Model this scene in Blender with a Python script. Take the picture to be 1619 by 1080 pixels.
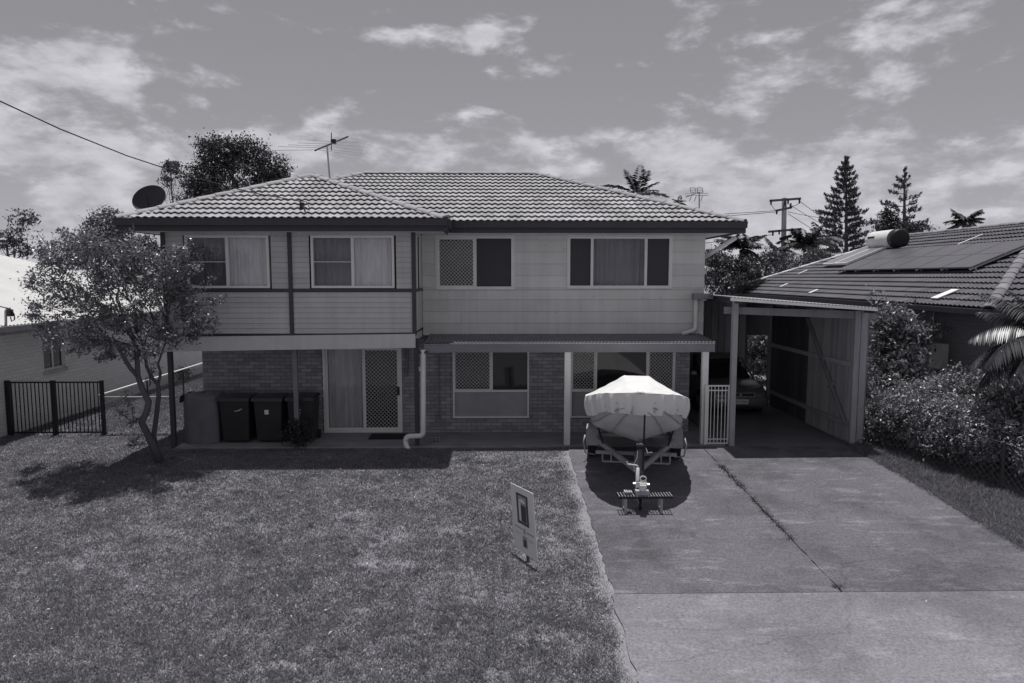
import bpy, bmesh, math, random
import numpy as np
from math import radians, sin, cos, tan, pi, atan2, sqrt, exp
from mathutils import Vector, Matrix
for o in list(bpy.data.objects): bpy.data.objects.remove(o)
scene = bpy.context.scene
COL = scene.collection
random.seed(4); RNG = np.random.default_rng(11)

# ------------------------------------------------------------------ camera
CZ = 3.58; PITCH = radians(-5.4); YAW = radians(1.04); FPX = 1619*24/36
cam = bpy.data.cameras.new('camera'); cam.lens = 24; cam.sensor_width = 36; cam.clip_end = 3000; cam.clip_start = .1
camo = bpy.data.objects.new('camera', cam); COL.objects.link(camo)
camo.location = (0, 0, CZ); camo.rotation_euler = (radians(90)+PITCH, 0, -YAW)
scene.camera = camo
scene.render.resolution_x = 1024; scene.render.resolution_y = 683

# ------------------------------------------------------------------ sky and sun
SUN_EL = radians(80.8); SUN_AZ = 0.0
world = bpy.data.worlds.new('World'); scene.world = world; world.use_nodes = True
SKYK = 1.95; CLOC = (14.1, 1.7, 4.95); CSC = (6.2, 17)
def build_world():
    nt = world.node_tree; N = nt.nodes; L = nt.links; N.clear()
    def nd(t, **k):
        n = N.new(t)
        for a, b in k.items(): setattr(n, a, b)
        return n
    def mth(op, a, b=None, clamp=False):
        n = nd('ShaderNodeMath', operation=op, use_clamp=clamp)
        for i, v in enumerate((a, b)):
            if v is None: continue
            if isinstance(v, (int, float)): n.inputs[i].default_value = v
            else: L.new(v, n.inputs[i])
        return n.outputs[0]
    out = nd('ShaderNodeOutputWorld'); bg = nd('ShaderNodeBackground')
    bg.inputs['Strength'].default_value = .1
    sky = nd('ShaderNodeTexSky', sky_type='NISHITA', sun_disc=False)
    sky.sun_elevation = SUN_EL; sky.sun_rotation = SUN_AZ; sky.air_density = 1.0; sky.dust_density = .6; sky.ozone_density = 1.0
    sep = nd('ShaderNodeSeparateColor'); L.new(sky.outputs[0], sep.inputs[0])
    # black and white film: mostly the green/red response of the blue sky
    skyv = mth('ADD', mth('MULTIPLY', sep.outputs[0], .45), mth('MULTIPLY', sep.outputs[1], .35))
    skyv = mth('MULTIPLY', mth('POWER', skyv, .5), SKYK)
    tc = nd('ShaderNodeTexCoord'); sx = nd('ShaderNodeSeparateXYZ'); L.new(tc.outputs['Generated'], sx.inputs[0])
    mp = nd('ShaderNodeMapping'); L.new(tc.outputs['Generated'], mp.inputs[0])
    mp.inputs['Scale'].default_value = (1, 1, 2.25); mp.inputs['Location'].default_value = CLOC
    n1 = nd('ShaderNodeTexNoise'); L.new(mp.outputs[0], n1.inputs['Vector'])
    n1.inputs['Scale'].default_value = CSC[0]; n1.inputs['Detail'].default_value = 9; n1.inputs['Roughness'].default_value = .56; n1.inputs['Distortion'].default_value = .25
    n2 = nd('ShaderNodeTexNoise'); L.new(mp.outputs[0], n2.inputs['Vector'])
    n2.inputs['Scale'].default_value = CSC[1]; n2.inputs['Detail'].default_value = 8; n2.inputs['Roughness'].default_value = .6
    # cover grows towards the horizon
    cr = nd('ShaderNodeValToRGB'); L.new(sx.outputs[2], cr.inputs[0]); e = cr.color_ramp.elements
    e[0].position = 0; e[0].color = (.56,)*3+(1,); e[1].position = .45; e[1].color = (.465,)*3+(1,)
    for p, v in ((.05, .575), (.09, .585), (.165, .57), (.215, .505), (.26, .475)):
        q = e.new(p); q.color = (v,)*3+(1,)
    t = mth('ADD', mth('MULTIPLY', n1.outputs[0], .8), mth('MULTIPLY', n2.outputs[0], .3))
    t = mth('SUBTRACT', mth('ADD', t, cr.outputs[0]), 1.03)
    m = mth('MULTIPLY', t, 7.0, True); m = mth('SMOOTH_MIN', m, 1.0) if False else m
    m = mth('MULTIPLY', mth('MULTIPLY', m, m), mth('SUBTRACT', 3.0, mth('MULTIPLY', m, 2.0)))
    cv = mth("ADD", 2.9, mth("MULTIPLY", n2.outputs[0], 5.2))
    v = mth('ADD', mth('MULTIPLY', skyv, mth('SUBTRACT', 1.0, m)), mth('MULTIPLY', cv, m))
    comb = nd('ShaderNodeCombineColor')
    for i, k in enumerate((.99, .975, 1.05)): L.new(mth('MULTIPLY', v, k), comb.inputs[i])
    L.new(comb.outputs[0], bg.inputs['Color']); L.new(bg.outputs[0], out.inputs[0])
build_world()
sun = bpy.data.lights.new('sun', 'SUN'); sun.energy = 3.8; sun.angle = radians(.53); sun.color = (1, .985, .955)
suno = bpy.data.objects.new('sun', sun); COL.objects.link(suno); suno.location = (0, 20, 60)
suno.rotation_euler = (-(pi/2-SUN_EL), 0, -SUN_AZ)      # light travels down and towards the camera
scene.render.engine = 'CYCLES'
vs = scene.view_settings; vs.view_transform = 'Standard'; vs.look = 'None'; vs.exposure = 0; vs.gamma = 1; vs.use_curve_mapping = False

# ------------------------------------------------------------------ pixel helpers (photograph pixels, 1619 x 1080)
_f = Vector((sin(YAW)*cos(PITCH), cos(YAW)*cos(PITCH), sin(PITCH))); _r = Vector((cos(YAW), -sin(YAW), 0)); _u = _r.cross(_f)
def ray(px, py): return _f + _r*((px-809.5)/FPX) + _u*((540-py)/FPX)
def W(px, py, Y):
    d = ray(px, py); return Vector((0, 0, CZ)) + d*(Y/d.y)
def WX(px, py, X):
    d = ray(px, py); return Vector((0, 0, CZ)) + d*(X/d.x)
G0 = -.10
def gz(y):
    y = max(y, 3.0); t = max(0.0, 14.3-y); return G0 - .06*(t-.4*(1-exp(-t/.4)))
def G(px, py):
    d = ray(px, py); t = -CZ/d.z
    for i in range(60):
        y = d.y*t; t += .5*((gz(y)-CZ)/d.z-t)
    return Vector((0, 0, CZ)) + d*t

# ------------------------------------------------------------------ object helpers
def tag(o, label=None, cat=None, group=None, kind=None):
    if label: o['label'] = label
    if cat: o['category'] = cat
    if group: o['group'] = group
    if kind: o['kind'] = kind
    return o
def wloc(o):
    v = Vector((0, 0, 0))
    while o: v += o.location; o = o.parent
    return v
def thing(name, loc, label, cat, group=None):
    o = bpy.data.objects.new(name, None); o.empty_display_size = .2; COL.objects.link(o); o.location = loc
    return tag(o, label, cat, group)
def link(name, me, m, parent=None, loc=None):
    if m is not None and not me.materials: me.materials.append(m)
    o = bpy.data.objects.new(name, me); COL.objects.link(o)
    if parent: o.parent = parent
    if loc is not None: o.location = loc
    return o
def copy_tree(o, parent=None):
    c = o.copy(); COL.objects.link(c)
    if parent is not None: c.parent = parent
    for ch in o.children: copy_tree(ch, c)
    return c
class MB:
    def __init__(s): s.v = []; s.f = []
    def add(s, vs_, fs):
        b = len(s.v); s.v += [Vector(p) for p in vs_]; s.f += [tuple(b+i for i in q) for q in fs]; return s
    def box(s, x0, x1, y0, y1, z0, z1):
        return s.add([(x0,y0,z0),(x1,y0,z0),(x1,y1,z0),(x0,y1,z0),(x0,y0,z1),(x1,y0,z1),(x1,y1,z1),(x0,y1,z1)],
                     [(0,3,2,1),(4,5,6,7),(0,1,5,4),(1,2,6,5),(2,3,7,6),(3,0,4,7)])
    def hexa(s, p):   # eight corners, bottom loop then top loop
        return s.add(p, [(0,3,2,1),(4,5,6,7),(0,1,5,4),(1,2,6,5),(2,3,7,6),(3,0,4,7)])
    def bar(s, a, b, w, h=None, up=(0,0,1)):
        a = Vector(a); b = Vector(b); d = (b-a).normalized(); h = h or w; u = Vector(up)
        if abs(d.dot(u)) > .98: u = Vector((0, 1, 0))
        x = d.cross(u).normalized(); y = x.cross(d).normalized(); p = []
        for q in (a, b):
            for i, j in ((-1,-1),(1,-1),(1,1),(-1,1)): p.append(q+x*(i*w/2)+y*(j*h/2))
        return s.hexa(p)
    def tube(s, pts, rad, n=8, caps=True):
        pts = [Vector(p) for p in pts]; rad = rad if isinstance(rad, (list, tuple)) else [rad]*len(pts)
        b = len(s.v); prev = None
        for i, p in enumerate(pts):
            d = (pts[min(i+1, len(pts)-1)]-pts[max(i-1, 0)])
            d = d.normalized() if d.length > 1e-9 else Vector((0, 0, 1))
            if prev is None:
                r_ = Vector((0, 0, 1)) if abs(d.z) < .9 else Vector((1, 0, 0)); x = d.cross(r_).normalized()
            else: x = (prev-d*prev.dot(d)).normalized()
            prev = x; y = d.cross(x)
            for k in range(n):
                a = 2*pi*k/n; s.v.append(p+x*(rad[i]*cos(a))+y*(rad[i]*sin(a)))
        for i in range(len(pts)-1):
            for k in range(n):
                k2 = (k+1) % n; s.f.append((b+i*n+k, b+i*n+k2, b+(i+1)*n+k2, b+(i+1)*n+k))
        if caps:
            s.f.append(tuple(b+k for k in reversed(range(n)))); s.f.append(tuple(b+(len(pts)-1)*n+k for k in range(n)))
        return s
    def grid(s, fn, nu, nv):
        b = len(s.v)
        for j in range(nv+1):
            for i in range(nu+1): s.v.append(Vector(fn(i/nu, j/nv)))
        for j in range(nv):
            for i in range(nu):
                a = b+j*(nu+1)+i; s.f.append((a, a+1, a+nu+2, a+nu+1))
        return s
    def prism(s, poly, d):     # polygon swept along d
        n = len(poly); d = Vector(d); p = [Vector(q) for q in poly]
        return s.add(p+[q+d for q in p], [tuple(reversed(range(n))), tuple(range(n, 2*n))]+[(i, (i+1) % n, n+(i+1) % n, n+i) for i in range(n)])
    def disc(s, c, ax, r0, r1, h, n=20):   # cylinder/frustum
        c = Vector(c); ax = Vector(ax).normalized(); return s.tube([c, c+ax*h], [r0, r1], n)
    def mesh(s, name, off=(0,0,0), smooth=False):
        me = bpy.data.meshes.new(name); off = Vector(off)
        me.from_pydata([tuple(p-off) for p in s.v], [], s.f); me.update()
        if smooth: me.polygons.foreach_set('use_smooth', [True]*len(me.polygons))
        return me
    def build(s, name, m, parent=None, smooth=False, bevel=0, sub=0, fix=False):
        me = s.mesh(name, wloc(parent) if parent else (0, 0, 0), smooth)
        if fix:
            bm = bmesh.new(); bm.from_mesh(me); bmesh.ops.recalc_face_normals(bm, faces=bm.faces); bm.to_mesh(me); bm.free()
        o = link(name, me, m, parent)
        if bevel:
            md = o.modifiers.new('bevel', 'BEVEL'); md.width = bevel; md.segments = 2; md.limit_method = 'ANGLE'
        if sub:
            md = o.modifiers.new('sub', 'SUBSURF'); md.levels = sub; md.render_levels = sub
        return o
def mesh_np(name, verts, k, off=(0,0,0)):
    """verts (n*k,3): n separate k-gons"""
    v = np.asarray(verts, np.float32)-np.asarray(off, np.float32); n = len(v)//k
    me = bpy.data.meshes.new(name); me.vertices.add(len(v)); me.vertices.foreach_set('co', v.ravel())
    me.loops.add(n*k); me.loops.foreach_set('vertex_index', np.arange(n*k, dtype=np.int32))
    me.polygons.add(n); me.polygons.foreach_set('loop_start', np.arange(0, n*k, k, dtype=np.int32))
    me.update(calc_edges=True); return me

# ------------------------------------------------------------------ materials (all greys: a toned black-and-white photograph)
def g(v):
    k = max(0, min(1, (.5-v)/.5)); return (v, v*(1-.035*k), v*(1+.15*k), 1)
def mat(name, v, rough=.75, var=.12, scale=3, bump=0, bscale=60, spec=.3, metal=0, rnd=0, fine=0, fscale=70, stretch=None, isl=0, streak=0, stains=0, speck=0):
    m = bpy.data.materials.new(name); m.use_nodes = True; nt = m.node_tree; N = nt.nodes; L = nt.links
    b = N['Principled BSDF']; b.inputs['Roughness'].default_value = rough; b.inputs['Metallic'].default_value = metal
    b.inputs['Specular IOR Level'].default_value = spec
    geo = N.new('ShaderNodeNewGeometry'); mp = N.new('ShaderNodeMapping'); L.new(geo.outputs['Position'], mp.inputs[0])
    if stretch: mp.inputs['Scale'].default_value = stretch
    def mth(op, a, c):
        n = N.new('ShaderNodeMath'); n.operation = op
        for i, q in enumerate((a, c)):
            if isinstance(q, (int, float)): n.inputs[i].default_value = q
            else: L.new(q, n.inputs[i])
        return n.outputs[0]
    def noise(sc, det=6, ro=.6):
        n = N.new('ShaderNodeTexNoise'); n.inputs['Scale'].default_value = sc; n.inputs['Detail'].default_value = det; n.inputs['Roughness'].default_value = ro
        L.new(mp.outputs[0], n.inputs['Vector']); return n.outputs[0]
    fac = None
    def mul(x):
        nonlocal fac; fac = x if fac is None else mth('MULTIPLY', fac, x)
    if var: mul(mth('ADD', 1-var*2.5, mth('MULTIPLY', noise(scale), var*5)))
    if fine: mul(mth('ADD', 1-fine*2.5, mth('MULTIPLY', noise(fscale, 3, .7), fine*5)))
    if streak:
        m2 = N.new('ShaderNodeMapping'); L.new(geo.outputs['Position'], m2.inputs[0]); m2.inputs['Scale'].default_value = (9, 9, .5)
        n = N.new('ShaderNodeTexNoise'); n.inputs['Scale'].default_value = 1; n.inputs['Detail'].default_value = 5; L.new(m2.outputs[0], n.inputs['Vector'])
        mul(mth('ADD', 1-streak*2.5, mth('MULTIPLY', n.outputs[0], streak*5)))
    if stains:      # dark blotches and thin pale scuffs with shapes of their own
        n = noise(.55, 5, .7); r_ = N.new('ShaderNodeMapRange'); L.new(n, r_.inputs[0]); r_.inputs[1].default_value = .47; r_.inputs[2].default_value = .64; r_.inputs[3].default_value = 1; r_.inputs[4].default_value = 1-stains*.45
        mul(r_.outputs[0])
        m3 = N.new('ShaderNodeMapping'); L.new(geo.outputs['Position'], m3.inputs[0]); m3.inputs['Scale'].default_value = (1.3, 4.2, 1); m3.inputs['Rotation'].default_value = (0, 0, .25)
        n3 = N.new('ShaderNodeTexNoise'); n3.inputs['Scale'].default_value = 1.2; n3.inputs['Detail'].default_value = 7; n3.inputs['Roughness'].default_value = .65; L.new(m3.outputs[0], n3.inputs['Vector'])
        r3 = N.new('ShaderNodeMapRange'); L.new(n3.outputs[0], r3.inputs[0]); r3.inputs[1].default_value = .54; r3.inputs[2].default_value = .70; r3.inputs[3].default_value = 1; r3.inputs[4].default_value = 1+stains*.75
        mul(r3.outputs[0])
        v4 = N.new('ShaderNodeTexVoronoi'); v4.feature = 'DISTANCE_TO_EDGE'; v4.inputs['Scale'].default_value = .33; m4 = N.new('ShaderNodeMapping'); L.new(geo.outputs['Position'], m4.inputs[0]); m4.inputs['Scale'].default_value = (.55, 1.5, 0)
        ad = N.new('ShaderNodeVectorMath'); ad.operation = 'MULTIPLY_ADD'; nz = N.new('ShaderNodeTexNoise'); nz.inputs['Scale'].default_value = 2.5; nz.inputs['Detail'].default_value = 6; L.new(geo.outputs['Position'], nz.inputs['Vector'])
        L.new(nz.outputs['Color'], ad.inputs[0]); ad.inputs[1].default_value = (.35, .35, 0); L.new(m4.outputs[0], ad.inputs[2]); L.new(ad.outputs[0], v4.inputs['Vector'])
        r4 = N.new('ShaderNodeMapRange'); L.new(v4.outputs['Distance'], r4.inputs[0]); r4.inputs[1].default_value = .0; r4.inputs[2].default_value = .007; r4.inputs[3].default_value = .80; r4.inputs[4].default_value = 1
        mul(r4.outputs[0])
    if speck:      # sparse dirt spots
        vo = N.new('ShaderNodeTexVoronoi'); vo.inputs['Scale'].default_value = 4.5; L.new(geo.outputs['Position'], vo.inputs['Vector'])
        sc_ = N.new('ShaderNodeSeparateColor'); L.new(vo.outputs['Color'], sc_.inputs[0])
        a_ = mth('MULTIPLY', mth('LESS_THAN', vo.outputs['Distance'], .075), mth('GREATER_THAN', sc_.outputs[0], .72)); mul(mth('SUBTRACT', 1.0, mth('MULTIPLY', a_, speck)))
    if rnd:
        oi = N.new('ShaderNodeObjectInfo'); mul(mth('ADD', 1-rnd, mth('MULTIPLY', oi.outputs['Random'], 2*rnd)))
    if isl: mul(mth('ADD', 1-isl, mth('MULTIPLY', geo.outputs['Random Per Island'], 2*isl)))
    if fac is None: b.inputs['Base Color'].default_value = g(v)
    else:
        vm = N.new('ShaderNodeVectorMath'); vm.operation = 'SCALE'; vm.inputs[0].default_value = g(v)[:3]; L.new(fac, vm.inputs['Scale']); L.new(vm.outputs[0], b.inputs['Base Color'])
    if bump:
        bp = N.new('ShaderNodeBump'); bp.inputs['Strength'].default_value = bump; bp.inputs['Distance'].default_value = .01
        L.new(noise(bscale, 4), bp.inputs['Height']); L.new(bp.outputs[0], b.inputs['Normal'])
    return m
def leafmat(name, v, isl=.45, trans=.25, rough=.42, spec=.45, var=.18, scale=1.3):
    m = mat(name, v, rough, var, scale, spec=spec, isl=isl); nt = m.node_tree; N = nt.nodes; L = nt.links
    b = N['Principled BSDF']; src = b.inputs['Base Color'].links[0].from_socket
    t = N.new('ShaderNodeBsdfTranslucent'); L.new(src, t.inputs[0]); mx = N.new('ShaderNodeMixShader'); mx.inputs[0].default_value = trans
    L.new(b.outputs[0], mx.inputs[1]); L.new(t.outputs[0], mx.inputs[2]); L.new(mx.outputs[0], N['Material Output'].inputs[0]); return m
def glassmat(name, tint=.9, refl=.06):
    m = bpy.data.materials.new(name); m.use_nodes = True; N = m.node_tree.nodes; L = m.node_tree.links; N.remove(N['Principled BSDF'])
    tr = N.new('ShaderNodeBsdfTransparent'); tr.inputs[0].default_value = (tint, tint, tint*1.01, 1); gl = N.new('ShaderNodeBsdfGlossy'); gl.inputs['Roughness'].default_value = .02
    gl.inputs[0].default_value = (.9, .9, .93, 1)
    lw = N.new('ShaderNodeLayerWeight'); lw.inputs[0].default_value = .12; ad = N.new('ShaderNodeMath'); ad.inputs[1].default_value = refl; L.new(lw.outputs['Fresnel'], ad.inputs[0])
    mx = N.new('ShaderNodeMixShader'); L.new(ad.outputs[0], mx.inputs[0]); L.new(tr.outputs[0], mx.inputs[1]); L.new(gl.outputs[0], mx.inputs[2])
    L.new(mx.outputs[0], N['Material Output'].inputs[0]); return m
M = dict(
 tile=mat('roof tile', .365, .8, .15, 1.1, .25, 50, rnd=.15, isl=0, fine=.05),
 cap=mat('ridge cap', .34, .85, .12, 2, .3, 40, rnd=.08),
 dark=mat('dark brown paint', .055, .5, .1, 3), fascia=mat('fascia', .05, .55, .1, 3), soffit=mat('soffit', .55, .8, .06, 2),
 board=mat('wing board', .48, .62, .07, 1.6, .1, 30, rnd=.06, streak=.05, speck=.3), board2=mat('wide board', .56, .62, .07, 1.1, .1, 30, rnd=.06, streak=.06, speck=.4),
 trim=mat('window trim', .60, .5, .05, 4), alu=mat('aluminium', .68, .4, .05, 5, metal=.0), beamp=mat('pale beam', .52, .6, .06, 2, streak=.04),
 brick=mat('brick', .27, .85, .12, 5, .35, 55, rnd=.22, isl=0, fine=.08), brick_s=mat('brick far', .27, .85, .12, 5, .35, 55, isl=.22, fine=.08), mortar=mat('mortar', .13, .95, .1, 8),
 unlit_room=mat('unlit_room', .03, .9, 0), curtain=mat('curtain', .85, .9, .12, 3, stretch=(6, 1, .6)), curtain_d=mat('dim curtain', .24, .9, .12, 3, stretch=(6, 1, .6)),  # interior boxes are near black, the darkness of unlit rooms in their colour
 glass=glassmat('clear glass', .9, .02), gdark=mat('dark pane', .02, .04, 0, spec=.5), frost=mat('frosted pane', .30, .3, .14, 2.5), screen=mat('fly screen', .05, .6, .05, 4),  # dark pane is opaque; the unlit interior behind is put into its colour
 steel=mat('galvanised steel', .35, .45, .15, 8, metal=.3), white=mat('white paint', .72, .5, .06, 4, streak=.03), pvc=mat('pvc pipe', .66, .4, .06, 4),
 awn=mat('awning sheet', .17, .6, .15, 2), awnb=mat('awning beam', .22, .5, .08, 3, streak=.04), mesh=mat('security mesh', .6, .5, 0),
 black=mat('black plastic', .018, .45, .1, 3), rubber=mat('rubber', .02, .8, .1, 8), bin=mat('bin plastic', .028, .5, .1, 3), label=mat('label', .6, .6, 0),
 conc=mat('concrete', .128, .9, .13, .7, .4, 40, fine=.36, fscale=30, stains=.85), conc2=mat('kerb concrete', .20, .9, .11, .8, .4, 40, fine=.30, fscale=30, stains=.6), concd=mat('carport concrete', .15, .9, .2, 1.2, .2, 60, fine=.07), patio=mat('patio concrete', .26, .9, .18, 2, .2, 60, fine=.06),
 soil=mat('soil', .22, .95, .12, 2.5, .6, 30, fine=.14, fscale=30), far=mat('far ground', .10, .95, .2, .5),
 bark=mat('bark', .11, .9, .2, 7, .5, 30, stretch=(1, 1, .3)), barkp=mat('pale bark', .095, .8, .2, 7, .4, 25, stretch=(1, 1, .3)),
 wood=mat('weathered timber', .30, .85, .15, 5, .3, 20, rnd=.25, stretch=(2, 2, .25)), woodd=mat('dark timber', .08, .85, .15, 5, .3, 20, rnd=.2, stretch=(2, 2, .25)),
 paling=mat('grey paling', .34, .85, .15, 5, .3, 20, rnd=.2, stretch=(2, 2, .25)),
 pole=mat('pole timber', .13, .9, .2, 4, .3, 20, stretch=(2, 2, .2)), cable=mat('cable', .02, .6, 0),
)
# ------------------------------------------------------------------ ground
def ground():
    m = MB()
    ys = [-60, -20, 0, 3, 5, 7, 9, 11, 12.5, 13.5, 13.9, 14.1, 14.3, 14.5, 16, 20, 30, 60, 120, 300, 900]
    xs = [-900, -200, -60, -30, -20, -12, -8, -4, 0, 1.4, 4, 8, 9.2, 14, 20, 30, 60, 200, 900]
    for y in ys:
        for x in xs: m.v.append(Vector((x, y, gz(y)-.012)))
    n = len(xs)
    for j in range(len(ys)-1):
        for i in range(n-1): m.f.append((j*n+i, j*n+i+1, (j+1)*n+i+1, (j+1)*n+i))
    tag(m.build('ground', M['soil'], smooth=True), kind='structure')
ground()
DL, DC, DR = 1.45, 4.36, 7.60      # driveway edges and middle joint, JY the joint to the crossover
JY = 8.28
def slab(name, x0, x1, y0, y1, m, ny, wob0=0, wob1=0, dz=.02):
    b = MB(); nx = 6; rr = random.Random(name); w0 = [rr.uniform(-1, 1)*wob0 for _ in range(ny+1)]; w1 = [rr.uniform(-1, 1)*wob1 for _ in range(ny+1)]
    def top(u, v):
        j = round(v*ny); y = y0+(y1-y0)*v; a = x0+w0[j]; c = x1+w1[j]
        return (a+(c-a)*u, y, gz(y)+dz)
    b.grid(top, nx, ny)
    # side skirts so that the slab has an edge
    for side in (0, 1):
        for j in range(ny):
            p = Vector(top(side, j/ny)); q = Vector(top(side, (j+1)/ny)); d = Vector((0, 0, -.09))
            b.add([p, q, q+d, p+d], [(0, 1, 2, 3)])
    p = Vector(top(0, 0)); q = Vector(top(1, 0)); d = Vector((0, 0, -.09)); b.add([p, q, q+d, p+d], [(0, 1, 2, 3)])
    o = b.build(name, m); return tag(o, kind='structure')
slab('driveway', DL, DC-.009, JY+.008, 14.45, M['conc'], 46, .022, .010)
slab('driveway', DC+.009, DR, JY+.008, 14.45, M['conc'], 46, .010, .03)
slab('driveway_crossover', DL-.04, DR+.4, 3.2, JY-.008, M['conc2'], 30, .03, .04, .024)
slab('carport_floor', 4.95, 8.0, 14.452, 24.5, M['concd'], 20, 0, 0, .016)
def edge_strip():
    b = MB(); rr_ = random.Random(2); n = 120
    for k in range(n+1):
        y = 6.0+(14.2-6.0)*k/n; w = .12+.10*abs(sin(y*1.7))+.05*(y > 12)+rr_.uniform(0, .04)
        b.v += [Vector((DL-w, y, gz(y)-.010)), Vector((DL+.02, y, gz(y)+.004))]
        if k: i = 2*k; b.f.append((i-2, i-1, i+1, i))
    tag(b.build('sandy_edge', mat('pale sand', .25, .95, .15, 6, .4, 40, fine=.2, fscale=30)), kind='structure')
edge_strip()
slab('patio', -7.0, 4.93, 14.56, 15.96, M['patio'], 4, 0, 0, .022)

# ------------------------------------------------------------------ roof tile machinery
TW, TG, TL = .30, .325, .40
def tile_base():
    b = MB(); n = 12
    def z(u, t): return .014*cos(4*pi*u)+.052*(1-t)-.004
    for t in (0, 1):
        for i in range(n+1): b.v.append(Vector((TW*i/n, TL*t, z(i/n, t))))
    for i in range(n+1): b.v.append(Vector((TW*i/n, .004, z(i/n, 0)-.018)))
    for i in range(n):
        b.f.append((i, i+1, n+1+i+1, n+1+i)); b.f.append((2*(n+1)+i, 2*(n+1)+i+1, i+1, i))
    return b
TB = tile_base()
def shared(name, b, m):
    me = b.mesh(name); me.materials.append(m); return me
def inside(p, poly):
    for i in range(len(poly)):
        a = poly[i]; c = poly[(i+1) % len(poly)]
        if (c[0]-a[0])*(p[1]-a[1])-(c[1]-a[1])*(p[0]-a[0]) < -1e-6: return False
    return True
def tile_plane(O, e, s, poly, parent, m, m_stuff, single, gauge=TG, width=TW, offs=0.0):
    """O eave origin, e along the eave, s up the slope, poly convex in (e,s) metres. single(a,b) says which tiles are parts."""
    e = Vector(e).normalized(); s = Vector(s).normalized(); n = e.cross(s); O = Vector(O)
    R = Matrix((e, s, n)).transposed(); off = wloc(parent); ROT = R.to_4x4().to_euler()
    me = shared('tile', TB, m); joined = MB(); cnt = 0
    amin = min(p[0] for p in poly); amax = max(p[0] for p in poly); bmax = max(p[1] for p in poly)
    for j in range(int(bmax/gauge)+2):
        b0 = j*gauge
        for i in range(int((amax-amin)/width)+2):
            a0 = amin+(i-.5*(j % 2)*0)*width+offs
            cs = [(a0, b0), (a0+width, b0), (a0+width, b0+gauge), (a0, b0+gauge)]
            ins = [inside(c, poly) for c in cs]
            if all(ins) or (all(inside((a0+width*q, b0+gauge*w), poly) for q in (.02, .98) for w in (.02, .98))):
                vs_, fs = TB.v, TB.f; clip = False
            else:
                bm = bmesh.new(); vv = [bm.verts.new((p.x+a0, p.y+b0, p.z)) for p in TB.v]
                for q in TB.f: bm.faces.new([vv[k] for k in q])
                for k in range(len(poly)):
                    a = poly[k]; c = poly[(k+1) % len(poly)]
                    if a[1] == 0 and c[1] == 0: continue
                    nn = (c[1]-a[1], -(c[0]-a[0]), 0)
                    bmesh.ops.bisect_plane(bm, geom=bm.verts[:]+bm.edges[:]+bm.faces[:], plane_co=(a[0], a[1], 0), plane_no=nn, clear_outer=True, dist=1e-5)
                if len(bm.faces) == 0: bm.free(); continue
                bm.verts.index_update(); vs_ = [Vector((v.co.x-a0, v.co.y-b0, v.co.z)) for v in bm.verts]; fs = [tuple(v.index for v in f.verts) for f in bm.faces]; bm.free(); clip = True
            pos = O+e*a0+s*b0
            if single(a0, b0):
                if clip: t = MB(); t.v = vs_; t.f = fs; mm = shared('tile', t, m)
                else: mm = me
                o = link('tile', mm, None, parent, pos-off); o.rotation_euler = ROT
                o.rotation_euler.rotate_axis('Z', random.uniform(-.006, .006)); o.location += n*random.uniform(0, .004); cnt += 1
            else:
                joined.add([pos+R@v+n*random.uniform(0, .003) for v in vs_], fs)
    return joined, cnt
def cap_mesh(r=.125, L=.44):
    b = MB(); n = 8
    for t, rr, dz in ((0, r, .010), (1, r*.94, 0)):
        for k in range(n+1):
            a = radians(-82+164*k/n); b.v.append(Vector((rr*sin(a), L*t, rr*cos(a)*.62-.04+dz)))
    for k in range(n+1):
        a = radians(-82+164*k/n); b.v.append(Vector(((r-.025)*sin(a), .002, (r-.025)*cos(a)*.62-.050+.010)))
    for k in range(n): b.f.append((k, k+1, n+1+k+1, n+1+k)); b.f.append((2*(n+1)+k, 2*(n+1)+k+1, k+1, k))
    return b
CAP = cap_mesh()
def caps(a, c, parent, m, step=.40, name='ridge_tile'):
    a = Vector(a); c = Vector(c); d = (c-a); n = max(1, int(d.length/step)); d.normalize(); x = d.cross(Vector((0, 0, 1))).normalized(); z = x.cross(d)
    rot = Matrix((x, d, z)).transposed().to_4x4().to_euler(); me = bpy.data.meshes.get('ridge_tile_'+m.name) or shared('ridge_tile_'+m.name, CAP, m); off = wloc(parent)
    for i in range(n):
        o = link(name, me, None, parent, a+d*(i*((c-a).length/n))+z*.035-off); o.rotation_euler = rot; o.rotation_euler.rotate_axis('Z', random.uniform(-.02, .02))

# ------------------------------------------------------------------ windows
def zigzag(b, x0, x1, z0, z1, Y, pitch=.083, w=.0075):
    """diamond security mesh"""
    for sgn in (1, -1):
        c = -(z1-z0) if sgn > 0 else 0
        c0 = x0-(z1-z0) if sgn > 0 else x0
        k = c0
        while k < (x1 if sgn > 0 else x1+(z1-z0)):
            # line x = k + sgn*(z-z0)
            za, zb = z0, z1
            if sgn > 0: za = max(z0, z0+(x0-k)); zb = min(z1, z0+(x1-k))
            else: za = max(z0, z0+(k-x1)); zb = min(z1, z0+(k-x0))
            if zb-za > .01: b.bar((k+sgn*(za-z0), Y+(.003*sgn), za), (k+sgn*(zb-z0), Y+(.003*sgn), zb), w, .004, up=(0, 1, 0))
            k += pitch
def rectframe(b, x0, x1, z0, z1, y0, y1, w, wb=None, wt=None):
    wb = wb or w; wt = wt or w
    b.box(x0, x0+w, y0, y1, z0, z1); b.box(x1-w, x1, y0, y1, z0, z1)
    b.box(x0+w, x1-w, y0, y1, z0, z0+wb); b.box(x0+w, x1-w, y0, y1, z1-wt, z1)
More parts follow.
